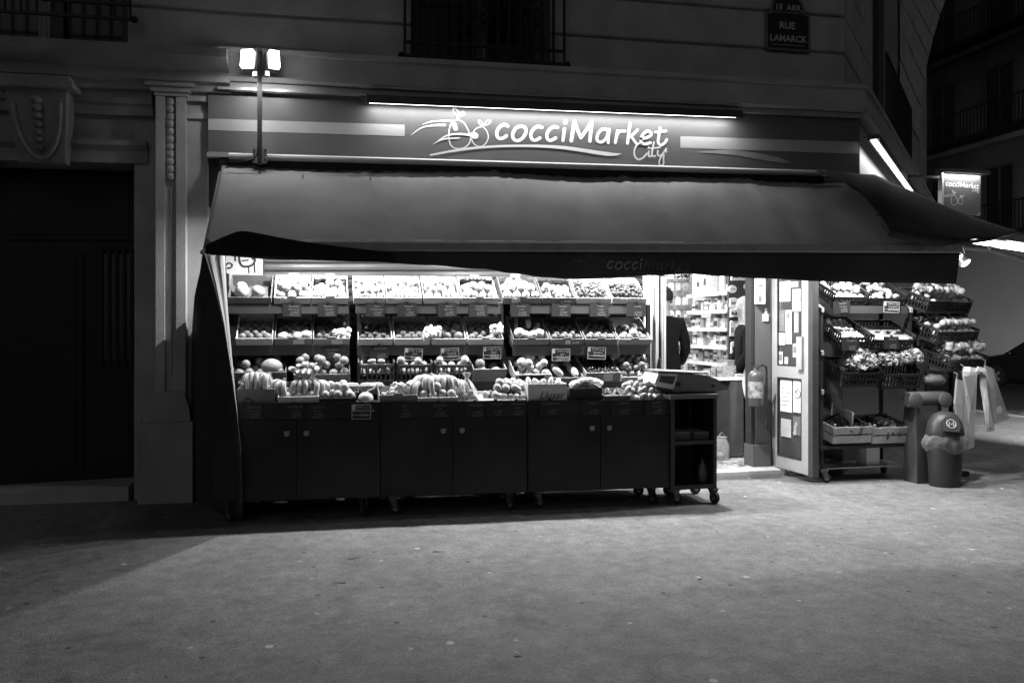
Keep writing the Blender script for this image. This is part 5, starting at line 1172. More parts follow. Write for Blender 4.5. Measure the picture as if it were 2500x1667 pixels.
def notice(x0, x1, y0, y1, m, root, mode, s=.2041, ou=1840, ov=640, k=0):
    u0, u1, v0, v1 = ou + x0 * s, ou + x1 * s, ov + y0 * s, ov + y1 * s; um = (u0 + u1) / 2
    za, zb2 = dz_(um, v1), dz_(um, v0); yo = .012 - .0005 * k
    n_ = dpart('notice', u0, u1, za, zb2, yo, yo + .0015, m); a, b = ds(u0), ds(u1)
    if mode == 'lines':
        mb = MB()
        for q in range(5): mb.box(a + (b - a) * .12, a + (b - a) * (.85 if q % 2 else .6), yo - .0012, yo - .0004, za + (zb2 - za) * (.2 + .13 * q), za + (zb2 - za) * (.2 + .13 * q) + .006, MD)
        tag(part('print', mb, GINK, n_), kind='stuff')
    elif mode == 'oval':
        mb = MB(); c = (a + b) / 2; z = za + (zb2 - za) * .75; mb.prism([(c + (b - a) * .28 * math.cos(R(t)), z + (zb2 - za) * .16 * math.sin(R(t))) for t in range(0, 360, 30)], yo - .0012, yo - .0004, MD); part('print', mb, GINK, n_)
    elif mode == 'ring':
        mb = MB(); c = (a + b) / 2; z = za + (zb2 - za) * .58; rr = (b - a) * .3; mb.tube([MD @ Vector((c + rr * math.cos(R(t)), yo - .001, z + rr * math.sin(R(t)))) for t in range(0, 361, 20)], .005, 5); mb.tube([MD @ Vector((c - rr * .7, yo - .001, z + rr * .7)), MD @ Vector((c + rr * .7, yo - .001, z - rr * .7))], .005, 5); part('no_smoking_mark', mb, GINK, n_)
    elif mode == 'dark':
        dpart('picture', u0 + 1, u1 - 1, za + (zb2 - za) * .3, za + (zb2 - za) * .8, yo - .0012, yo - .0004, GINK, n_)
    elif mode in ('blob',):
        mb = MB()
        for q in range(5): cx_, cz_ = random.uniform(a, b), random.uniform(za, zb2); mb.box(max(a, cx_ - .015), min(b, cx_ + .015), yo - .0012 - q * .0001, yo - .0004, max(za, cz_ - .02), min(zb2, cz_ + .02), MD)
        tag(part('picture', mb, PALE2, n_), kind='stuff')
    elif mode: 
        o = text(n_, mode[0], mode[1], INK, (0, 0, 0)); o.parent = gd; o.matrix_local = Matrix.Translation((-H0.x, -H0.y, -.06)) @ MD @ Matrix.Translation(((a + b) / 2, yo - .001, za + (zb2 - za) * mode[2])); o.name = 'lettering'
    return n_
LG = mat('notice_grey', .45, .7)
for k, (x0, x1, y0, y1, m, md) in enumerate(((300, 425, 230, 470, PAPER, 'lines'), (450, 560, 320, 590, LG, ('Chèque\nDéjeuner', .032, .62)), (295, 360, 570, 830, GREYC, 'dark'), (368, 443, 575, 835, PAPER, 'oval'), (475, 520, 600, 840, PAPER, 'blob'), (550, 600, 600, 705, LG, 'blob'), (290, 360, 845, 990, PAPER, 'lines'), (372, 445, 845, 980, PAPER, 'lines'), (457, 518, 975, 1135, PAPER, 'dark'), (288, 335, 1070, 1225, PAPER, 'dark'), (360, 400, 1135, 1215, PAPER, None), (430, 520, 235, 300, PAPER, None))): notice(x0, x1, y0, y1, m, gd, md, k=k % 4)
for k, (x0, x1, y0, y1, m, md) in enumerate(((895, 970, 750, 955, PAPER, 'lines'), (978, 1036, 755, 960, PAPER, 'ring'), (900, 965, 1000, 1115, LG, 'blob'), (978, 1036, 985, 1105, GREYC, 'blob'))): notice(x0, x1, y0, y1, m, gd, md, .3826, 1560, 640, k)

# ================================================================ SHOP INTERIOR
r = thing('ceiling_lamp', 'long lit ceiling lamp inside the shop doorway', 'lamp', (4.0, 1.2, 2.7))
lpart('housing', MB().box(-.1, .1, 0, 2.2, -.03, .045), WHITE, r); lpart('diffuser', MB().box(-.085, .085, .02, 2.18, -.042, -.031), TUBE, r); light(r, (0, 1.1, -.05), (0, 0, 0), .3, 2.1, 90)
GOODS = [mat(f'packet_{int(g * 100)}', g, .45, var=.2, scale=25, rnd=.25) for g in (.7, .55, .35, .18, .06)]
su = thing('goods_shelving', 'white shelving of small packets seen through the doorway', 'shelving', (4.78, 1.87, .08))
SX = 4.6; y0_, y1_ = 1.34, 2.4
part('back_panel', MB().box(SX + .34, SX + .36, y0_, y1_, .08, 2.4), WHITE, su)
def sz(vc): return on(1775, 660 + .1913 * vc, (SX, 0), (0, 1)).z
lv = [sz(v) for v in (268, 500, 735, 970, 1190)]
lv.append(lv[-1] - .22); lv.append(lv[-1] - .25)
def good(name, x, y, z, sx, sy, szz, m, lab, grp, band=True):
    r = thing(name, lab, 'packet', (x, y, z), group=grp); lpart('pack', MB().box(0, sx, 0, sy, 0, szz), m, r)
    if band: lpart('label_band', MB().box(-.0015, -.0004, .004, sy - .004, szz * random.uniform(.15, .4), szz * random.uniform(.5, .8)), random.choice([INK, PAPER, GINK]), r)
    return r
for k, z in enumerate(lv):
    part('shelf', MB().box(SX, SX + .338, y0_, y1_, z - .035, z - .012), WHITE, su); part('price_rail', MB().box(SX - .008, SX - .0005, y0_, y1_, z - .042, z), mat('price_strip', .72, .4), su)
    y = y0_ + .01; wn_ = ['top', 'second', 'third', 'fourth', 'fifth', 'sixth', 'lowest'][k]; lim = (lv[k - 1] - z - .05) if k else .32; q = 0
    while y < y1_ - .06 and k < 6:
        wd = random.uniform(.05, .11); hh = min(lim, .3 if k == 0 else random.uniform(.08, .15)); n_ = 1 if hh > .11 else 2
        for t in range(n_):
            if z - .011 + (t + 1) * hh > z + lim + .03: break
            good('grocery_packet', SX + .02 + random.uniform(0, .04), y, z - .011 + t * (hh + .001), .12, wd, hh, random.choice(GOODS[:4] if k else GOODS[:2]), f'packet {OW[min(q, 11)]} from the near end of the {wn_} interior shelf' + (', upper layer' if t else ''), 'packets on the interior shelving')
        y += wd + .004; q += 1
# hanging goods on the back wall
hy = 2.6; hx0, hx1 = X(1600, hy), X(1683, hy)
hw = thing('hanging_display', 'pegboard of hanging packets at the back of the shop', 'display', ((hx0 + hx1) / 2, hy, .08)); part('board', MB().box(hx0, hx1 + .05, hy, hy + .03, .08, 2.5), PALE2, hw)
for j, v in enumerate((672, 700, 735, 768, 800, 835, 868, 893)):
    part('bar', MB().box(hx0, hx1, hy - .03, hy - .02, at(1640, v - 13, hy).z, at(1640, v - 13, hy).z + .012), STEEL, hw)
    for i in range(5):
        q = at(1604 + i * 17.5, v, hy - .08); m2 = thing('hanging_packet', f'hanging packet, {OW[i]} from left in row {OW[j]} of the back pegboard', 'packet', q, group='hanging packets at the back'); wd = random.uniform(.028, .036)
        lpart('bag', MB().prism([(-wd, -.05), (wd, -.05), (wd * .95, .04), (.008, .055), (-.008, .055), (-wd * .95, .04)], 0, .03), random.choice(GOODS[:3]), m2); lpart('label', MB().box(-wd * .7, wd * .7, -.0015, -.0004, -.03, random.uniform(-.01, .015)), random.choice([INK, GINK, PAPER]), m2)
# side pegboard with tins, bags and gloves
gy = 1.3; gx0, gx1 = X(1779, gy), X(1838, gy)
pg = thing('side_pegboard', 'grey panel of hanging bags and tins beside the door pillar', 'display', ((gx0 + gx1) / 2, gy, .08)); part('panel', MB().box(gx0, gx1 + .1, gy, gy + .03, .08, 2.5), LIP, pg)
ITEMS = [(1796, 672, .05, .06, 0), (1815, 672, .045, .06, 0), (1788, 706, .045, .045, 'tin'), (1825, 700, .045, .045, 'tin'), (1792, 738, .05, .055, 0), (1808, 738, .025, .05, 2), (1822, 735, .035, .045, 1), (1790, 762, .03, .06, 1), (1798, 762, .025, .06, 0), (1812, 762, .03, .05, 2), (1824, 760, .02, .05, 0), (1788, 802, .022, .09, 0), (1799, 802, .02, .09, 0), (1794, 848, .045, .07, 0), (1822, 798, .03, .06, 1)]
for i, (u, v, wd, hh, k) in enumerate(ITEMS):
    q = at(u, v, gy - .05); nm_ = 'round_tin' if k == 'tin' else 'hanging_packet'
    r = thing(nm_, f'{"round pale tin" if k == "tin" else "packet"} number {OW[i] if i < 12 else ["thirteenth","fourteenth","fifteenth"][i - 12]} on the grey side pegboard, counting down from its top', 'tin' if k == 'tin' else 'packet', q, group='goods on the side pegboard')
    if k == 'tin': lpart('lid', MB().lathe([(wd, -.02), (wd, .02)], 20, (0, 0, 0), Matrix.Rotation(R(90), 4, 'X')), WHITE, r, True); lpart('label', MB().box(-wd * .6, wd * .6, -.0225, -.0205, -.006, .004), GINK, r)
    else: lpart('bag', MB().prism([(-wd, -hh), (wd, -hh), (wd * .9, hh * .8), (.008, hh), (-.008, hh), (-wd * .9, hh * .8)], 0, .03), GOODS[k], r); lpart('label', MB().box(-wd * .7, wd * .7, -.0015, -.0004, -hh * .5, hh * .1), random.choice([INK, GINK]), r)
# counter
ct_y = .75; c0_, c1_ = X(1690, ct_y), X(1813, ct_y); czt = at(1800, 921, ct_y).z
ct = thing('shop_counter', 'dark shop counter just inside the doorway', 'counter', ((c0_ + c1_) / 2, ct_y + .25, .08))
part('body', MB().box(c0_, c1_ - .01, ct_y + .02, ct_y + .5, .1, czt - .03), mat('counter_dark', .05, .5), ct); part('side_panel', MB().box(X(1781, ct_y), c1_, ct_y - .02, ct_y + .019, .09, czt - .03), mat('counter_side', .07, .5), ct); part('top', MB().box(c0_ - .02, c1_ + .01, ct_y - .03, ct_y + .52, czt - .029, czt), WHITE, ct)
for i, (u, wd, hh, m, lab) in enumerate(((1772, .075, .17, FILM, 'clear sweet jar on the shop counter'), (1750, .04, .12, GOODS[1], 'pale carton beside the sweet jar on the counter'), (1738, .035, .09, GOODS[2], 'grey carton left of the sweet jar'), (1722, .03, .07, GOODS[0], 'small white box farthest left on the counter'), (1800, .05, .03, PAPER, 'low stack of papers at the counter end'))):
    q = at(u, 915, ct_y + .12); r = thing('counter_item', lab, 'container' if i == 0 else 'packet', (q.x, q.y, czt + .001)); lpart('body', MB().box(-wd, wd, -.05, .05, 0, hh), m, r)
    if i == 0: lpart('lid', MB().box(-wd - .004, wd + .004, -.054, .054, hh + .0005, hh + .016), GREYM, r); lpart('label', MB().lathe([(.03, -.0525), (.03, -.051)], 16, (-.01, 0, .07), Matrix.Rotation(R(90), 4, 'X')), PAPER, r); tag(lpart('sweets', MB().box(-wd + .008, wd - .008, -.042, .042, .004, hh * .7), mat('sweets', .4, .5, var=.7, scale=60), r), kind='stuff')
    else: lpart('print', MB().box(-wd * .7, wd * .7, -.0525, -.051, hh * .3, hh * .6), GINK, r)
for i, (u, v, hh, wd, lab) in enumerate(((1762, 1050, .24, .08, 'pale full carrier bag beside the counter'), (1757, 1092, .08, .05, 'small pale carton on the floor by the counter'), (1822, 1082, .1, .05, 'dark pot on the floor behind the pillar'))):
    q = at(u, v, ct_y - .1 if i < 2 else 1.0); r = thing(['carrier_bag', 'floor_carton', 'floor_pot'][i], lab, ['bag', 'carton', 'pot'][i], (q.x, q.y, .082))
    lpart('body', MB().lathe([(wd * .8, 0), (wd, .04), (wd * 1.05, hh * .6), (wd * .6, hh * .95), (wd * .7, hh)], 14), [FILM, GOODS[1], GOODS[3]][i], r, True); lpart('rim' if i else 'handle', MB().tube([(-wd * .5, 0, hh), (0, 0, hh + .05), (wd * .5, 0, hh)], .006, 6), GREYM, r)
q = at(1833, 905, .35); r = thing('hanging_carrier_bag', 'white plastic carrier bag hanging behind the fire extinguisher', 'bag', (q.x, q.y, q.z))
P = [[(-.05 - .035 * math.sin(math.pi * min(1, j / 8 * 1.1)) * (1 if i == 0 else 0) + (.1 + .04 * (j / 8)) * i / 8, .03 * math.sin(i * 1.4 + j * .3), .08 - j * .05) for i in range(9)] for j in range(9)]
lpart('film', MB().grid(P), clear('carrier_film', .8, .7, .4), r, True); lpart('handle', MB().tube([(-.04, 0, .08), (-.01, 0, .2), (.02, 0, .24), (.04, 0, .2), (.05, 0, .08)], .008, 6), PAPER, r, True)
# person with their back to the street
def person():
    mb_v = [(0, 0, .95), (0, 0, 1.15), (0, .0, 1.36), (0, .0, 1.47), (0, .01, 1.56), (0, .02, 1.65), (0, .02, 1.74),
            (-.17, 0, 1.42), (-.23, .02, 1.15), (-.2, .14, .98), (-.18, .2, .93), (.17, 0, 1.42), (.23, .02, 1.15), (.2, .16, 1.0), (.18, .22, .96),
            (-.1, 0, .88), (-.11, .01, .48), (-.11, -.02, .08), (-.11, .1, .04), (.1, 0, .88), (.11, .01, .48), (.11, -.02, .08), (.11, .1, .04)]
    ed = [(0, 1), (1, 2), (2, 3), (3, 4), (4, 5), (5, 6), (2, 7), (7, 8), (8, 9), (9, 10), (2, 11), (11, 12), (12, 13), (13, 14), (0, 15), (15, 16), (16, 17), (17, 18), (0, 19), (19, 20), (20, 21), (21, 22)]
    rad = [(.15, .11), (.155, .11), (.16, .11), (.08, .07), (.055, .06), (.078, .095), (.07, .085), (.085, .075), (.06, .06), (.045, .045), (.035, .022), (.085, .075), (.06, .06), (.045, .045), (.035, .022), (.1, .1), (.07, .07), (.05, .055), (.045, .04), (.1, .1), (.07, .07), (.05, .055), (.045, .04)]
    for hb, sg in ((10, -1), (14, 1)):       # five bent fingers on each hand
        hx, hy_, hz = mb_v[hb]
        for k in range(5):
            a = (k - 2) * .016; L = [.03, .045, .05, .046, .036][k]
            i0 = len(mb_v); off = sg * -1 * .03 if k == 0 else 0
            mb_v.extend([(hx + a + off, hy_ + .035, hz - .01), (hx + a * 1.2 + off, hy_ + .035 + L * .7, hz - .03), (hx + a * 1.2 + off * .6, hy_ + .03 + L, hz - .06)])
            ed.extend([(hb, i0), (i0, i0 + 1), (i0 + 1, i0 + 2)]); rad.extend([(.009, .009), (.0085, .0085), (.007, .007)])
    me = bpy.data.meshes.new('body'); me.from_pydata(mb_v, ed, []); o = bpy.data.objects.new('tmp', me); col.objects.link(o)
    o.modifiers.new('s', 'SKIN'); o.modifiers.new('u', 'SUBSURF').levels = 2; o.modifiers['u'].render_levels = 2
    for i, d in enumerate(me.skin_vertices[0].data): d.radius = rad[i]; d.use_root = (i == 0)
    dg = bpy.context.evaluated_depsgraph_get(); dg.update(); m2 = bpy.data.meshes.new_from_object(o.evaluated_get(dg)); bpy.data.objects.remove(o)
    m2.materials.clear()
    for m in (mat('dark_coat', .007, .95, spec=.1), mat('skin', .3, .55), mat('dark_trousers', .01, .9), RUB): m2.materials.append(m)
    for p in m2.polygons:
        c = p.center; p.use_smooth = True
        p.material_index = 1 if c.z > 1.49 or (abs(c.x) > .12 and c.y > .16 and c.z > .8) else 0 if c.z > .85 else 2 if c.z > .07 else 3
    return m2
BODY = person()
SKIN = mat('skin', .3, .55)
def stand(u, Y, rz, s_, label, hair_long):
    q = at(u, 800, Y); pr = thing('person', label, 'person', (q.x, q.y, .078), (0, 0, rz)); pr.scale = (s_, s_, s_)
    link('body', BODY, None, pr)
    hm = mat('blond_hair', .42, .5, var=.25, scale=40) if hair_long else mat('dark_hair', .012, .8)
    lpart('hair', MB().lathe([(max(.003, .094 * math.sin(R(t))), .115 * -math.cos(R(t))) for t in range(70, 181, 11)], 16, (0, .003, 1.7), None, 1, 1.1), hm, pr, True)
    if hair_long:
        m2 = MB()
        for k in range(15):
            a = R(-20 + k * 15.7) + math.pi; c, s2 = math.cos(a), math.sin(a); dx = .02 * random.uniform(-1, 1)
            m2.tube([(.085 * c, .09 * s2, 1.7), (.1 * c, .105 * s2, 1.6), (.12 * c + dx, .12 * s2 - .02, 1.48), (.12 * c + dx * 2, .1 * s2 - .05, 1.34)], [.02, .026, .024, .008], 7)
        lpart('hair_lengths', m2, hm, pr, True)
        for k in range(3): lpart('button', MB().ball((-.15, .03, 1.3 - k * .12), .012, 8, 6), PAPER, pr, True)
    for sg in (-1, 1): lpart('ear', MB().ball((sg * .08, .015, 1.655), .022, 8, 6, 1.3, .5, .8), SKIN, pr, True); lpart('eye', MB().ball((sg * .03, .107, 1.665), .011, 8, 6), PAPER, pr, True)
    lpart('nose', MB().ball((0, .12, 1.635), .017, 8, 6, 1.4, .8, 1.1), SKIN, pr, True)
stand(1622, 1.05, R(-20), 1.04, 'person in a dark coat standing inside the doorway with back turned', False)
stand(1819, 1.02, R(75), .98, 'person with long pale hair and dark buttoned coat half hidden by pillar', True)

# ================================================================ RIGHT-HAND PRODUCE RACKS
RY = -.35
rk = thing('produce_rack', 'black wheeled rack of vegetable crates beside the open glass door', 'rack', (X(2115, RY), RY + .2, gz(5.2)))
rx0, rx1 = X(2003, RY), X(2226, RY)
zr = at(2100, 1086, RY).z
for x in (rx0, rx1 - .03):
    part('post', MB().box(x, x + .03, RY, RY + .03, zr, at(2005, 752, RY).z), RACKD, rk); part('rear_post', MB().box(x, x + .03, RY + .42, RY + .45, .12, 1.95), RACKD, rk)
    part('leg', MB().box(x + .03, x + .055, RY + .03, RY + .055, gz(x) + .12, zr - .03), RACKD, rk)
    for v0, sl_ in ((747, .45), (852, .4), (947, .3)):
        z = at(2005, v0, RY).z; part('shelf_arm', MB().prismx([(RY - .02, z - .02), (RY + .44, z + sl_ * .44), (RY + .44, z - .04 + sl_ * .44), (RY - .02, z - .06)], x, x + .028), mat('arm_grey', .3, .5), rk)
part('bottom_rail', MB().box(rx0 - .02, rx1, RY - .02, RY + .01, zr - .03, zr), RACKD, rk); part('bottom_shelf', MB().box(rx0, rx1, RY + .011, RY + .44, zr - .025, zr - .005), DGREY, rk)
part('front_strip', MB().box(X(2035, RY - .03), X(2215, RY - .03), RY - .035, RY - .028, at(2100, 765, RY).z, at(2100, 747, RY).z), LIP, rk)
part('under_tray', MB().box(rx0 + .05, rx1 - .02, RY + .05, RY + .42, at(2100, 1142, RY).z - .01, at(2100, 1142, RY).z), GREYM, rk)
for x, y in ((rx0 + .06, RY + .03), (rx1 - .02, RY + .03), (rx0 + .06, RY + .4), (rx1 - .02, RY + .4)): caster(rk, (x, y, gz(x)), .13, random.uniform(-.8, .8), .045)
# lettuce: a head of crinkled leaves
LET2 = mat('dark_leafy', .1, .5, var=.4, scale=22, rnd=.1)
LET = mat('lettuce_leaf', .24, .5, var=.75, scale=14, rnd=.1)
def leafy(n, r0, m=LET, flat=.75, crinkle=.018):
    mb = MB()
    for k in range(n):
        az, el = random.uniform(0, 6.283), random.uniform(-.25, 1.5); rad = r0 * random.uniform(.55, 1.0); c = Vector((math.cos(az) * math.cos(el), math.sin(az) * math.cos(el), math.sin(el) * flat)) * rad
        q = c.to_track_quat('Z', 'Y').to_matrix() @ Euler((random.uniform(-.5, .5), random.uniform(-.5, .5), random.uniform(0, 6))).to_matrix(); L = r0 * random.uniform(.15, .3)
        P = [[c + q @ Vector(((i / 4 - .5) * L * 2 * (1 - .3 * abs(j / 4 - .5)), (j / 4 - .5) * L * 2, -L * .5 * ((i / 4 - .5) ** 2 + (j / 4 - .5) ** 2) * 2 + random.uniform(-crinkle, crinkle))) for j in range(5)] for i in range(5)]
        mb.grid(P)
    return mb
def crateR(u0, u1, v, y, depth, hf, hb, tilt, label, rz=0., M_=PLAS, kind='plastic', name='plastic_crate'):
    return place_crate(u0, u1, v, y, depth, hf, hb, tilt, M_, label, kind=kind, name=name, group='vegetable crates on the right racks', rz=rz)
r, W = crateR(2030, 2116, 746, RY, .4, .09, .13, R(24), 'black plastic crate of pale turnips at the top left of the right rack')
lb = 'pale turnip in the top left crate'; fill(cm_of(r), W, .36, .035, fr('round', .62), 'turnip', lb, 'turnip', lb, z=.03, heap=.5)
r, W = crateR(2118, 2210, 748, RY, .4, .085, .13, R(24), 'black plastic crate of courgettes at the top right of the right rack')
lb = 'pale courgette in the top right crate'; fill(cm_of(r), W, .36, .045, fr('long', .5), 'courgette', lb, 'courgette', lb, z=.03, heap=.5, jit=.4)
r, W = crateR(2042, 2118, 850, RY - .05, .42, .11, .16, R(24), 'black plastic crate of white leeks on the second shelf'); Mx = cm_of(r)
LEEK = MB().tube([(0, 0, 0), (0, .1, .004), (0, .22, .0), (0, .3, .03)], [.014, .017, .016, .02], 8).mesh('leek', smooth=True); LEEK.materials.append(mat('leek_white', .72, .5, var=.15, rnd=.1))
for k in range(8):
    for j in range(2):
        o = put('leek', LEEK, Mx @ Vector((-W / 2 + .03 + k * (W - .06) / 7, .03 + j * .03, .05 + j * .035)), 1.0, f'{OW[k]} leek from left in the {["lower","upper"][j]} layer of the leek crate', 'leek', 'leeks in the crate', (R(24) + random.uniform(0, .15), 0, random.uniform(-.12, .12)))
r, W = crateR(2124, 2230, 853, RY - .05, .42, .1, .15, R(22), 'black plastic crate of wrapped endives on the second shelf'); Mx = cm_of(r)
END = MB().lathe([(.003, 0), (.02, .015), (.026, .06), (.018, .11), (.003, .14)], 10).mesh('endive', smooth=True); END.materials.append(mat('endive_white', .75, .45, var=.08))
for k in range(4):
    for j in range(2): put('endive_pack', END, Mx @ Vector((-W / 2 + .05 + k * (W - .1) / 3, .05 + j * .15, .06)), (1.7, 1.2, 1.0), f'{OW[k]} wrapped endive from left in the {["front","back"][j]} row of its crate', 'endive', 'wrapped endives', (R(-66), 0, random.uniform(-.1, .1)))
tag(lpart('film_lid', MB().grid([[(-W / 2 + .01 + (W - .02) * i / 8, .02 + .35 * j / 8, .105 + random.uniform(-.004, .004)) for j in range(9)] for i in range(9)]), FILM2, r, True))
r, W = crateR(2056, 2146, 944, RY - .1, .42, .14, .18, R(14), 'black plastic crate under the curly lettuce on the third shelf'); r2, W2_ = crateR(2149, 2246, 948, RY - .1, .42, .14, .18, R(14), 'black plastic crate under the two round lettuces on the third shelf')
for i, (u, v, s, crk, lab) in enumerate(((2095, 886, .17, .03, 'curly frilly lettuce at the left of the third shelf'), (2165, 880, .145, .02, 'round lettuce in the middle of the third shelf'), (2215, 874, .15, .018, 'round lettuce at the right of the third shelf'))):
    q = at(u, v, RY + .0); o = tag(link('lettuce', None, None) if False else link('lettuce', leafy(260 if i else 420, s, crinkle=crk).mesh('lettuce', smooth=True), LET, None, q), lab, 'lettuce', 'lettuces on the right rack')
for i, (u0, u1) in enumerate(((2030, 2125), (2127, 2222))):
    r, W = crateR(u0, u1, 1083, RY - .03, .38, .17, .19, R(12), f'{["left","right"][i]} pale wooden slatted crate of dark greens at the rack foot', M_=WOOD, kind='wood', name='wooden_crate')
    tag(lpart('greens', leafy(170, .2, mat('dark_greens', .05, .5, var=.4, scale=20), .5).shear(0), mat('dark_greens', .05, .5), r), kind='stuff').location = (0, .17, .1)
    m2 = r; lpart('divider', MB().prism([(-.006, .17), (.006, .17), (.006, .3), (-.006, .3)], .02, .36), WOOD, r) if i == 0 else None
q = at(2118, 1135, RY + .2); r = thing('white_carton', 'pale carton stored under the right rack', 'carton', (q.x, q.y, at(2100, 1142, RY).z)); lpart('box', MB().box(-.07, .08, -.08, .08, 0, .17), CARD, r); lpart('flap', MB().prism([(-.07, .171), (.08, .171), (.1, .2), (-.05, .2)], -.08, -.075), CARD, r)
# price cards on the right rack
card(2034, 2076, 735, 765, RY - .06, ('NAVET', 'nouveau', '1,99€', 'FRANCE'), 'dark tilted price card on the top left vegetable crate', False, -.06); card(2157, 2196, 736, 764, RY - .06, ('2,49€ le kg', 'Courgette', 'ESPAGNE', ''), 'pale-bordered price card on the top right vegetable crate', True, .03)
card(2056, 2096, 826, 856, RY - .1, ('POIREAU', '', '2,29€', 'FRANCE'), 'dark price card on the leek crate'); card(2158, 2194, 822, 852, RY - .1, ('ENDIVE', '', '2,99€', 'FRANCE'), 'dark price card on the wrapped endive crate')
# second rack turned towards the side street
rb = thing('corner_rack', 'black stepped rack of fruit crates turned towards the side street', 'rack', (X(2300, -.2), -.1, gz(5.9)))
for (u, y, v) in ((2263, -.28, 758), (2232, .15, 700)): x = X(u, y); part('post', MB().box(x, x + .03, y, y + .03, gz(x), at(u, v, y).z), RACKD, rb)
for (ua, va, ub, vb) in ((2215, 720, 2268, 768), (2225, 800, 2290, 850), (2235, 872, 2318, 905)): part('shelf_arm', MB().tube([at(ua, va, .12), at(ub, vb, -.32)], .016, 6), RACKD, rb)
x = X(2330, -.1); part('foot', MB().box(X(2263, -.28) - .02, x, -.3, -.24, gz(6) + .0, gz(6) + .05), RACKD, rb); part('rear_post', MB().box(x, x + .03, -.05, -.02, gz(x), 1.5), RACKD, rb)
for i, (u0, u1, v, y, lab, fn, me, rr, tl) in enumerate(((2238, 2388, 764, -.3, 'black crate heaped with pale onions at the top of the corner rack', 'onion', fr('round', .7), .04, 20), (2262, 2404, 838, -.34, 'black crate heaped with pale tomatoes on the corner rack', 'tomato', fr('round', .5, .25), .036, 18), (2290, 2428, 906, -.38, 'black crate of glossy peppers lowest on the corner rack', 'pepper', fr('pepper', .3, .2), .045, 16))):
    r, W = crateR(u0, u1, v, y, .38, .12, .15, R(tl), lab, rz=R(16)); lb = f'{["pale onion","pale tomato","glossy pepper"][i]} in the {["top","second","lowest"][i]} corner rack crate'; fill(cm_of(r), W, .36, rr, me, fn, lb, fn, lb, z=.06, heap=.75, lay=2, jit=.3)
    for k in range(3):
        q = cm_of(r) @ Vector((-W / 2 + .08 + k * (W - .16) / 2 + random.uniform(-.03, .03), .2 + random.uniform(-.08, .12), .2))
        tag(link('leafy_bunch', leafy(90, .1, crinkle=.02).mesh('leafy_bunch', smooth=True), LET2 if (i + k) % 2 else LET, None, q, (0, 0, random.uniform(0, 6))), f'leafy bunch, {["left","middle","right"][k]} of three on the {["top","second","lowest"][i]} corner rack crate', 'greens', 'leafy bunches on the corner rack')
# ================================================================ BIN, PEDESTAL, HANGING BAGS
bx, by = 5.83, -.66; g = gz(bx)
bn = thing('litter_bin', 'dark swing-lid litter bin with round M badge and overhanging bag', 'bin', (bx, by, g))
BINM = mat('bin_grey', .028, .5, var=.06); LIDM = mat('bin_lid', .035, .45)
lpart('body', MB().lathe([(.14, 0), (.15, .004), (.175, .44), (.17, .45)], 28, (0, 0, 0), None, 1, .8), BINM, bn, True)
P = []
for j in range(7):
    for_ = []
    for i in range(37):
        a = 6.2832 * i / 36; k = 1 + .05 * math.sin(a * 9 + j) + .03 * math.sin(a * 17); rr = (.178 + .03 * math.sin(j / 6 * 3.1)) * k; for_.append((rr * math.cos(a), rr * .8 * math.sin(a), .5 - j * .025 - (.03 * math.sin(a * 3) * j / 6)))
    P.append(for_)
lpart('bag_skirt', MB().grid(P), clear('bin_bag', .45, .16, .15), bn, True)
lid = lpart('lid', MB().lathe([(.182, .48), (.186, .5), (.182, .53), (.16, .62), (.11, .69), (.05, .715), (.004, .718)], 28, (0, 0, 0), None, 1, .8), LIDM, bn, True)
Mb = Matrix.Translation((-.045, -.128, .61)) @ Matrix.Rotation(R(-18), 4, 'Z') @ Matrix.Rotation(R(-24), 4, 'X')
fl_o = MB(); fl_o.prism([(-.085, -.07), (.06, -.08), (.085, -.02), (.07, .065), (-.04, .07), (-.09, .02)], -.008, .01, Mb); lpart('flap', fl_o, LIDM, lid)
bd = MB(); bd.tube([Mb @ Vector((.042 * math.cos(R(t)), -.011, .042 * math.sin(R(t)))) for t in range(0, 361, 20)], .004, 6); lpart('badge_ring', bd, PALE2, lid)
bm = MB(); stroke(bm, [(-.026, -.02), (-.014, .02), (.0, -.008), (.02, .022), (.02, -.02)], .009, -.0105, False); bm.v = [Mb @ q for q in bm.v]; lpart('badge_letter', bm, PALE2, lid)
# grey pedestal with scroll head
px_, py_ = X(2262, -.5), -.48; g = gz(px_); zh = at(2262, 975, -.5).z
pd = thing('pedestal_machine', 'grey plastic pedestal with rolled scroll head behind the litter bin', 'machine', (px_, py_, g))
PDM = mat('pedestal_grey', .065, .5, var=.08); hz = zh - g
lpart('column', MB().prism([(-.14, 0), (.14, 0), (.15, hz * .75), (.13, hz), (-.13, hz), (-.15, hz * .75)], -.06, .12), PDM, pd)
lpart('head', MB().lathe([(.02, -.2), (.07, -.2), (.078, -.19), (.078, .21), (.07, .22), (.02, .22)], 24, (0, .0, hz + .0), Matrix.Rotation(R(90), 4, 'Y')), PDM, pd, True)
for sg in (-1, 1): lpart('end_cap', MB().lathe([(.07, 0), (.075, .02), (.05, .028)], 20, (sg * .17 - .02, -.085, hz), Matrix.Rotation(R(90), 4, 'X')), mat('pedestal_cap', .085, .45), pd, True)
lpart('badge', MB().lathe([(.03, -.064), (.03, -.06)], 16, (.11, 0, hz * .82), Matrix.Rotation(R(90), 4, 'X'), 1, 1), INK, pd)
for sg in (-1, 1): caster(pd, (px_ + sg * .1, py_ - .02, gz(px_)), .0 + .09, .3 * sg, .035)
q = at(2278, 928, -.45); br = thing('bagged_loaf', 'loaf-shaped film bag lying on the pedestal head', 'bag', q)
vs_ = MB().ball((0, 0, 0), .085, 26, 14, .7, 1.5, .9)
for p_ in vs_.v: p_ *= 1 + .08 * math.sin(p_.x * 70) * math.cos(p_.z * 60) + random.uniform(-.03, .03)
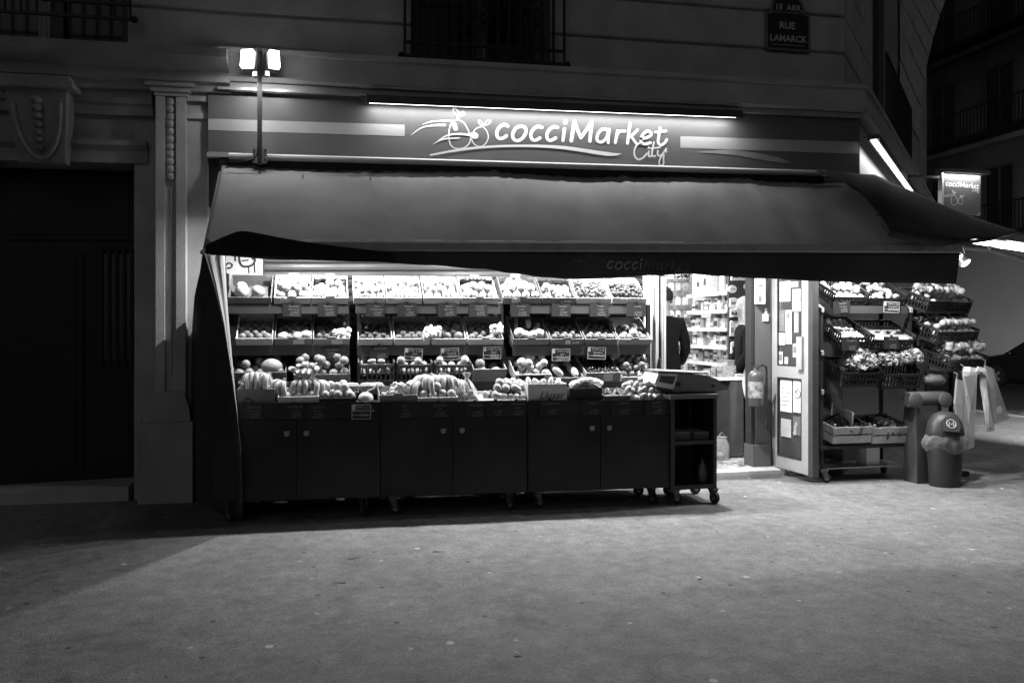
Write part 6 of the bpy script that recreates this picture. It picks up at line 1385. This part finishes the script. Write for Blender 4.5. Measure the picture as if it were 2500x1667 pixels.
lpart('film', vs_, clear('loaf_film', .14, .35, .15), br, True); lpart('bread', MB().ball((0, 0, -.005), .066, 14, 8, .7, 1.6, .85), mat('bread', .12, .8), br, True)
BAGF = clear('carrier_white', .4, .42, .35)
for i, (pts, y, lab) in enumerate((([(2335, 925), (2352, 930), (2362, 1040), (2345, 1062), (2330, 985)], -.7, 'narrow pale carrier bag hanging beside the bin lid'), ([(2350, 905), (2384, 910), (2376, 1090), (2352, 1100), (2358, 960)], -.62, 'long grey carrier bag hanging below the pepper crate'), ([(2391, 915), (2402, 898), (2426, 1050), (2412, 1054)], -.55, 'straight folded white carrier bag with a punched hole'), ([(2404, 892), (2420, 898), (2462, 1022), (2428, 1034), (2412, 960)], -.48, 'flared pale carrier bag with flower emblem'))):
    W3 = [at(u, v, y) for u, v in pts]; c = sum(W3, Vector()) / len(W3); r = thing('carrier_bag', lab, 'bag', c, group='carrier bags at the corner rack')
    mb = MB(); nP = len(W3); ring = [(p_ - c) for p_ in W3]
    mb.add([p_ + Vector((0, -.012, 0)) for p_ in ring] + [p_ + Vector((0, .012, 0)) for p_ in ring] + [Vector((0, -.03, 0)), Vector((0, .03, 0))], [(k, (k + 1) % nP, 2 * nP) for k in range(nP)] + [((k + 1) % nP + nP, k + nP, 2 * nP + 1) for k in range(nP)] + [(k, k + nP, (k + 1) % nP + nP, (k + 1) % nP) for k in range(nP)])
    lpart('film', mb, mat('bag_white', .5, .4, var=.1) if i == 2 else BAGF, r); lpart('hook', MB().tube([ring[0] + Vector((0, 0, -.01)), ring[0] + Vector((.01, .0, .05)), ring[0] + Vector((.02, .05, .06))], .004, 5), STEEL, r)
    if i == 2: q = at(2418, 1045, y - .016) - c; lpart('punched_hole', MB().lathe([(.008, -.003), (.008, .0)], 10, q, Matrix.Rotation(R(90), 4, 'X')), INK, r)
    if i == 3:
        m2 = MB(); q = at(2440, 1000, y - .034) - c
        for k in range(5): a = 6.283 * k / 5; m2.tube([q + Vector((math.cos(a) * .022 + .013 * math.cos(t), 0, math.sin(a) * .022 + .013 * math.sin(t))) for t in [R(x_) for x_ in range(0, 361, 45)]], .0025, 4)
        lpart('flower_emblem', m2, PAPER, r)
r = thing('paper_box_top', 'open white paper box tucked above the carrier bags', 'box', at(2372, 905, -.55)); lpart('box', MB().prism([(-.07, -.05), (.06, -.03), (.09, .02), (-.05, .04)], -.04, .04), CARD, r); lpart('flap', MB().prism([(.0, .0), (.12, .0), (.1, .03), (.02, .045)], -.06, -.052), WHITE, r)
# ================================================================ PARKED CAR
cx_, cy_ = 19.75, 13.75; g = gz(19) - .13
car = thing('parked_car', 'dark parked car across the side street at the right edge', 'car', (cx_ + .85, cy_ - 2.1, g))
CP = mat('car_paint', .012, .25, spec=.6)
prof = [(0, .35), (.02, .62), (.25, .82), (1.05, .95), (1.75, 1.4), (2.2, 1.47), (3.1, 1.45), (3.75, 1.1), (4.15, 1.0), (4.2, .4), (3.9, .25), (.3, .25)]
mb = MB(); n = len(prof); rings = []
for (xo, sh_) in ((.0, .0), (.1, .04), (.8, .07), (1.5, .04), (1.6, .0)):
    rings.append([(cx_ + xo + (.16 if z > 1.1 and xo < .2 else -.16 if z > 1.1 and xo > 1.4 else 0), cy_ - y, g + z + (sh_ if z > .8 else 0)) for y, z in prof])
mb.grid([rr + [rr[0]] for rr in rings]); mb.flat(rings[0]); mb.flat(rings[-1][::-1]); part('body', mb, CP, car, False)
part('side_window', MB().add([(cx_ + .1, cy_ - 1.5, g + 1.0), (cx_ + .1, cy_ - 3.5, g + 1.0), (cx_ + .15, cy_ - 3.0, g + 1.36), (cx_ + .15, cy_ - 1.95, g + 1.36)], [(0, 1, 2, 3)]), WPANE, car)
for yy in (.85, 3.35):
    m2 = MB(); m2.lathe([(.22, -.1), (.31, -.1), (.32, -.05), (.32, .1), (.22, .1)], 24, (cx_ + .06, cy_ - yy, g + .32), Matrix.Rotation(R(-90), 4, 'Y')); wh = part('wheel', m2, RUB, car, True)
    m2 = MB()
    for k in range(5): a = 6.283 * k / 5; m2.tube([(cx_ - .05, cy_ - yy, g + .32), (cx_ - .045, cy_ - yy + .21 * math.cos(a), g + .32 + .21 * math.sin(a))], [.03, .045], 6)
    part('rim', m2, mat('alloy', .35, .4, .4), wh)
part('headlight', MB().ball((cx_ + .12, cy_ - .12, g + .72), .09, 10, 6, .8, 1.2, .7), mat('headlight_glass', .4, .15), car, True); part('mirror', MB().ball((cx_ - .08, cy_ - 1.45, g + 1.02), .08, 10, 6, .8, 1.1, .7), CP, car, True)
# ================================================================ LITTER ON THE PAVEMENT
for i, (u, v, sh_, lab) in enumerate(((1828, 1170, 'w', 'torn white paper scrap by the doorstep'), (1708, 1412, 'w', 'crumpled white scrap in the middle of the pavement'), (1265, 1598, 'w', 'small white scrap near the bottom edge of the pavement'), (1820, 1215, 'w', 'small pale scrap in front of the doorway'), (1070, 1347, 'd', 'thin dark twig on the pavement left of centre'), (828, 1422, 'd', 'short dark twig below the left cart'), (865, 1363, 'd', 'tiny dark leaf in front of the left cart'), (2445, 1195, 'w', 'glittering foil scraps by the right edge of the pavement'))):
    d = ray(u, v); t = (.012 * 3.8 - CH) / (d[2] + .012 * d[0]); p = Vector((t * d[0], -CD + t * d[1], CH + t * d[2] + .002)); mb = MB(); L = .018 if sh_ == 'w' else .05
    P = [[(L * (a_ / 3 - .5) * 1.6 + random.uniform(-.004, .004), (L if sh_ == 'w' else .012) * (b_ / 3 - .5) + random.uniform(-.003, .003), .004 + .012 * random.random() * (sh_ == 'w')) for a_ in range(4)] for b_ in range(4)]
    tag(link('paper_scrap' if sh_ == 'w' else 'twig', MB().grid(P).mesh('scrap'), PAPER if sh_ == 'w' else INK, None, p, (0, 0, random.uniform(-.5, .5))), lab, 'litter')
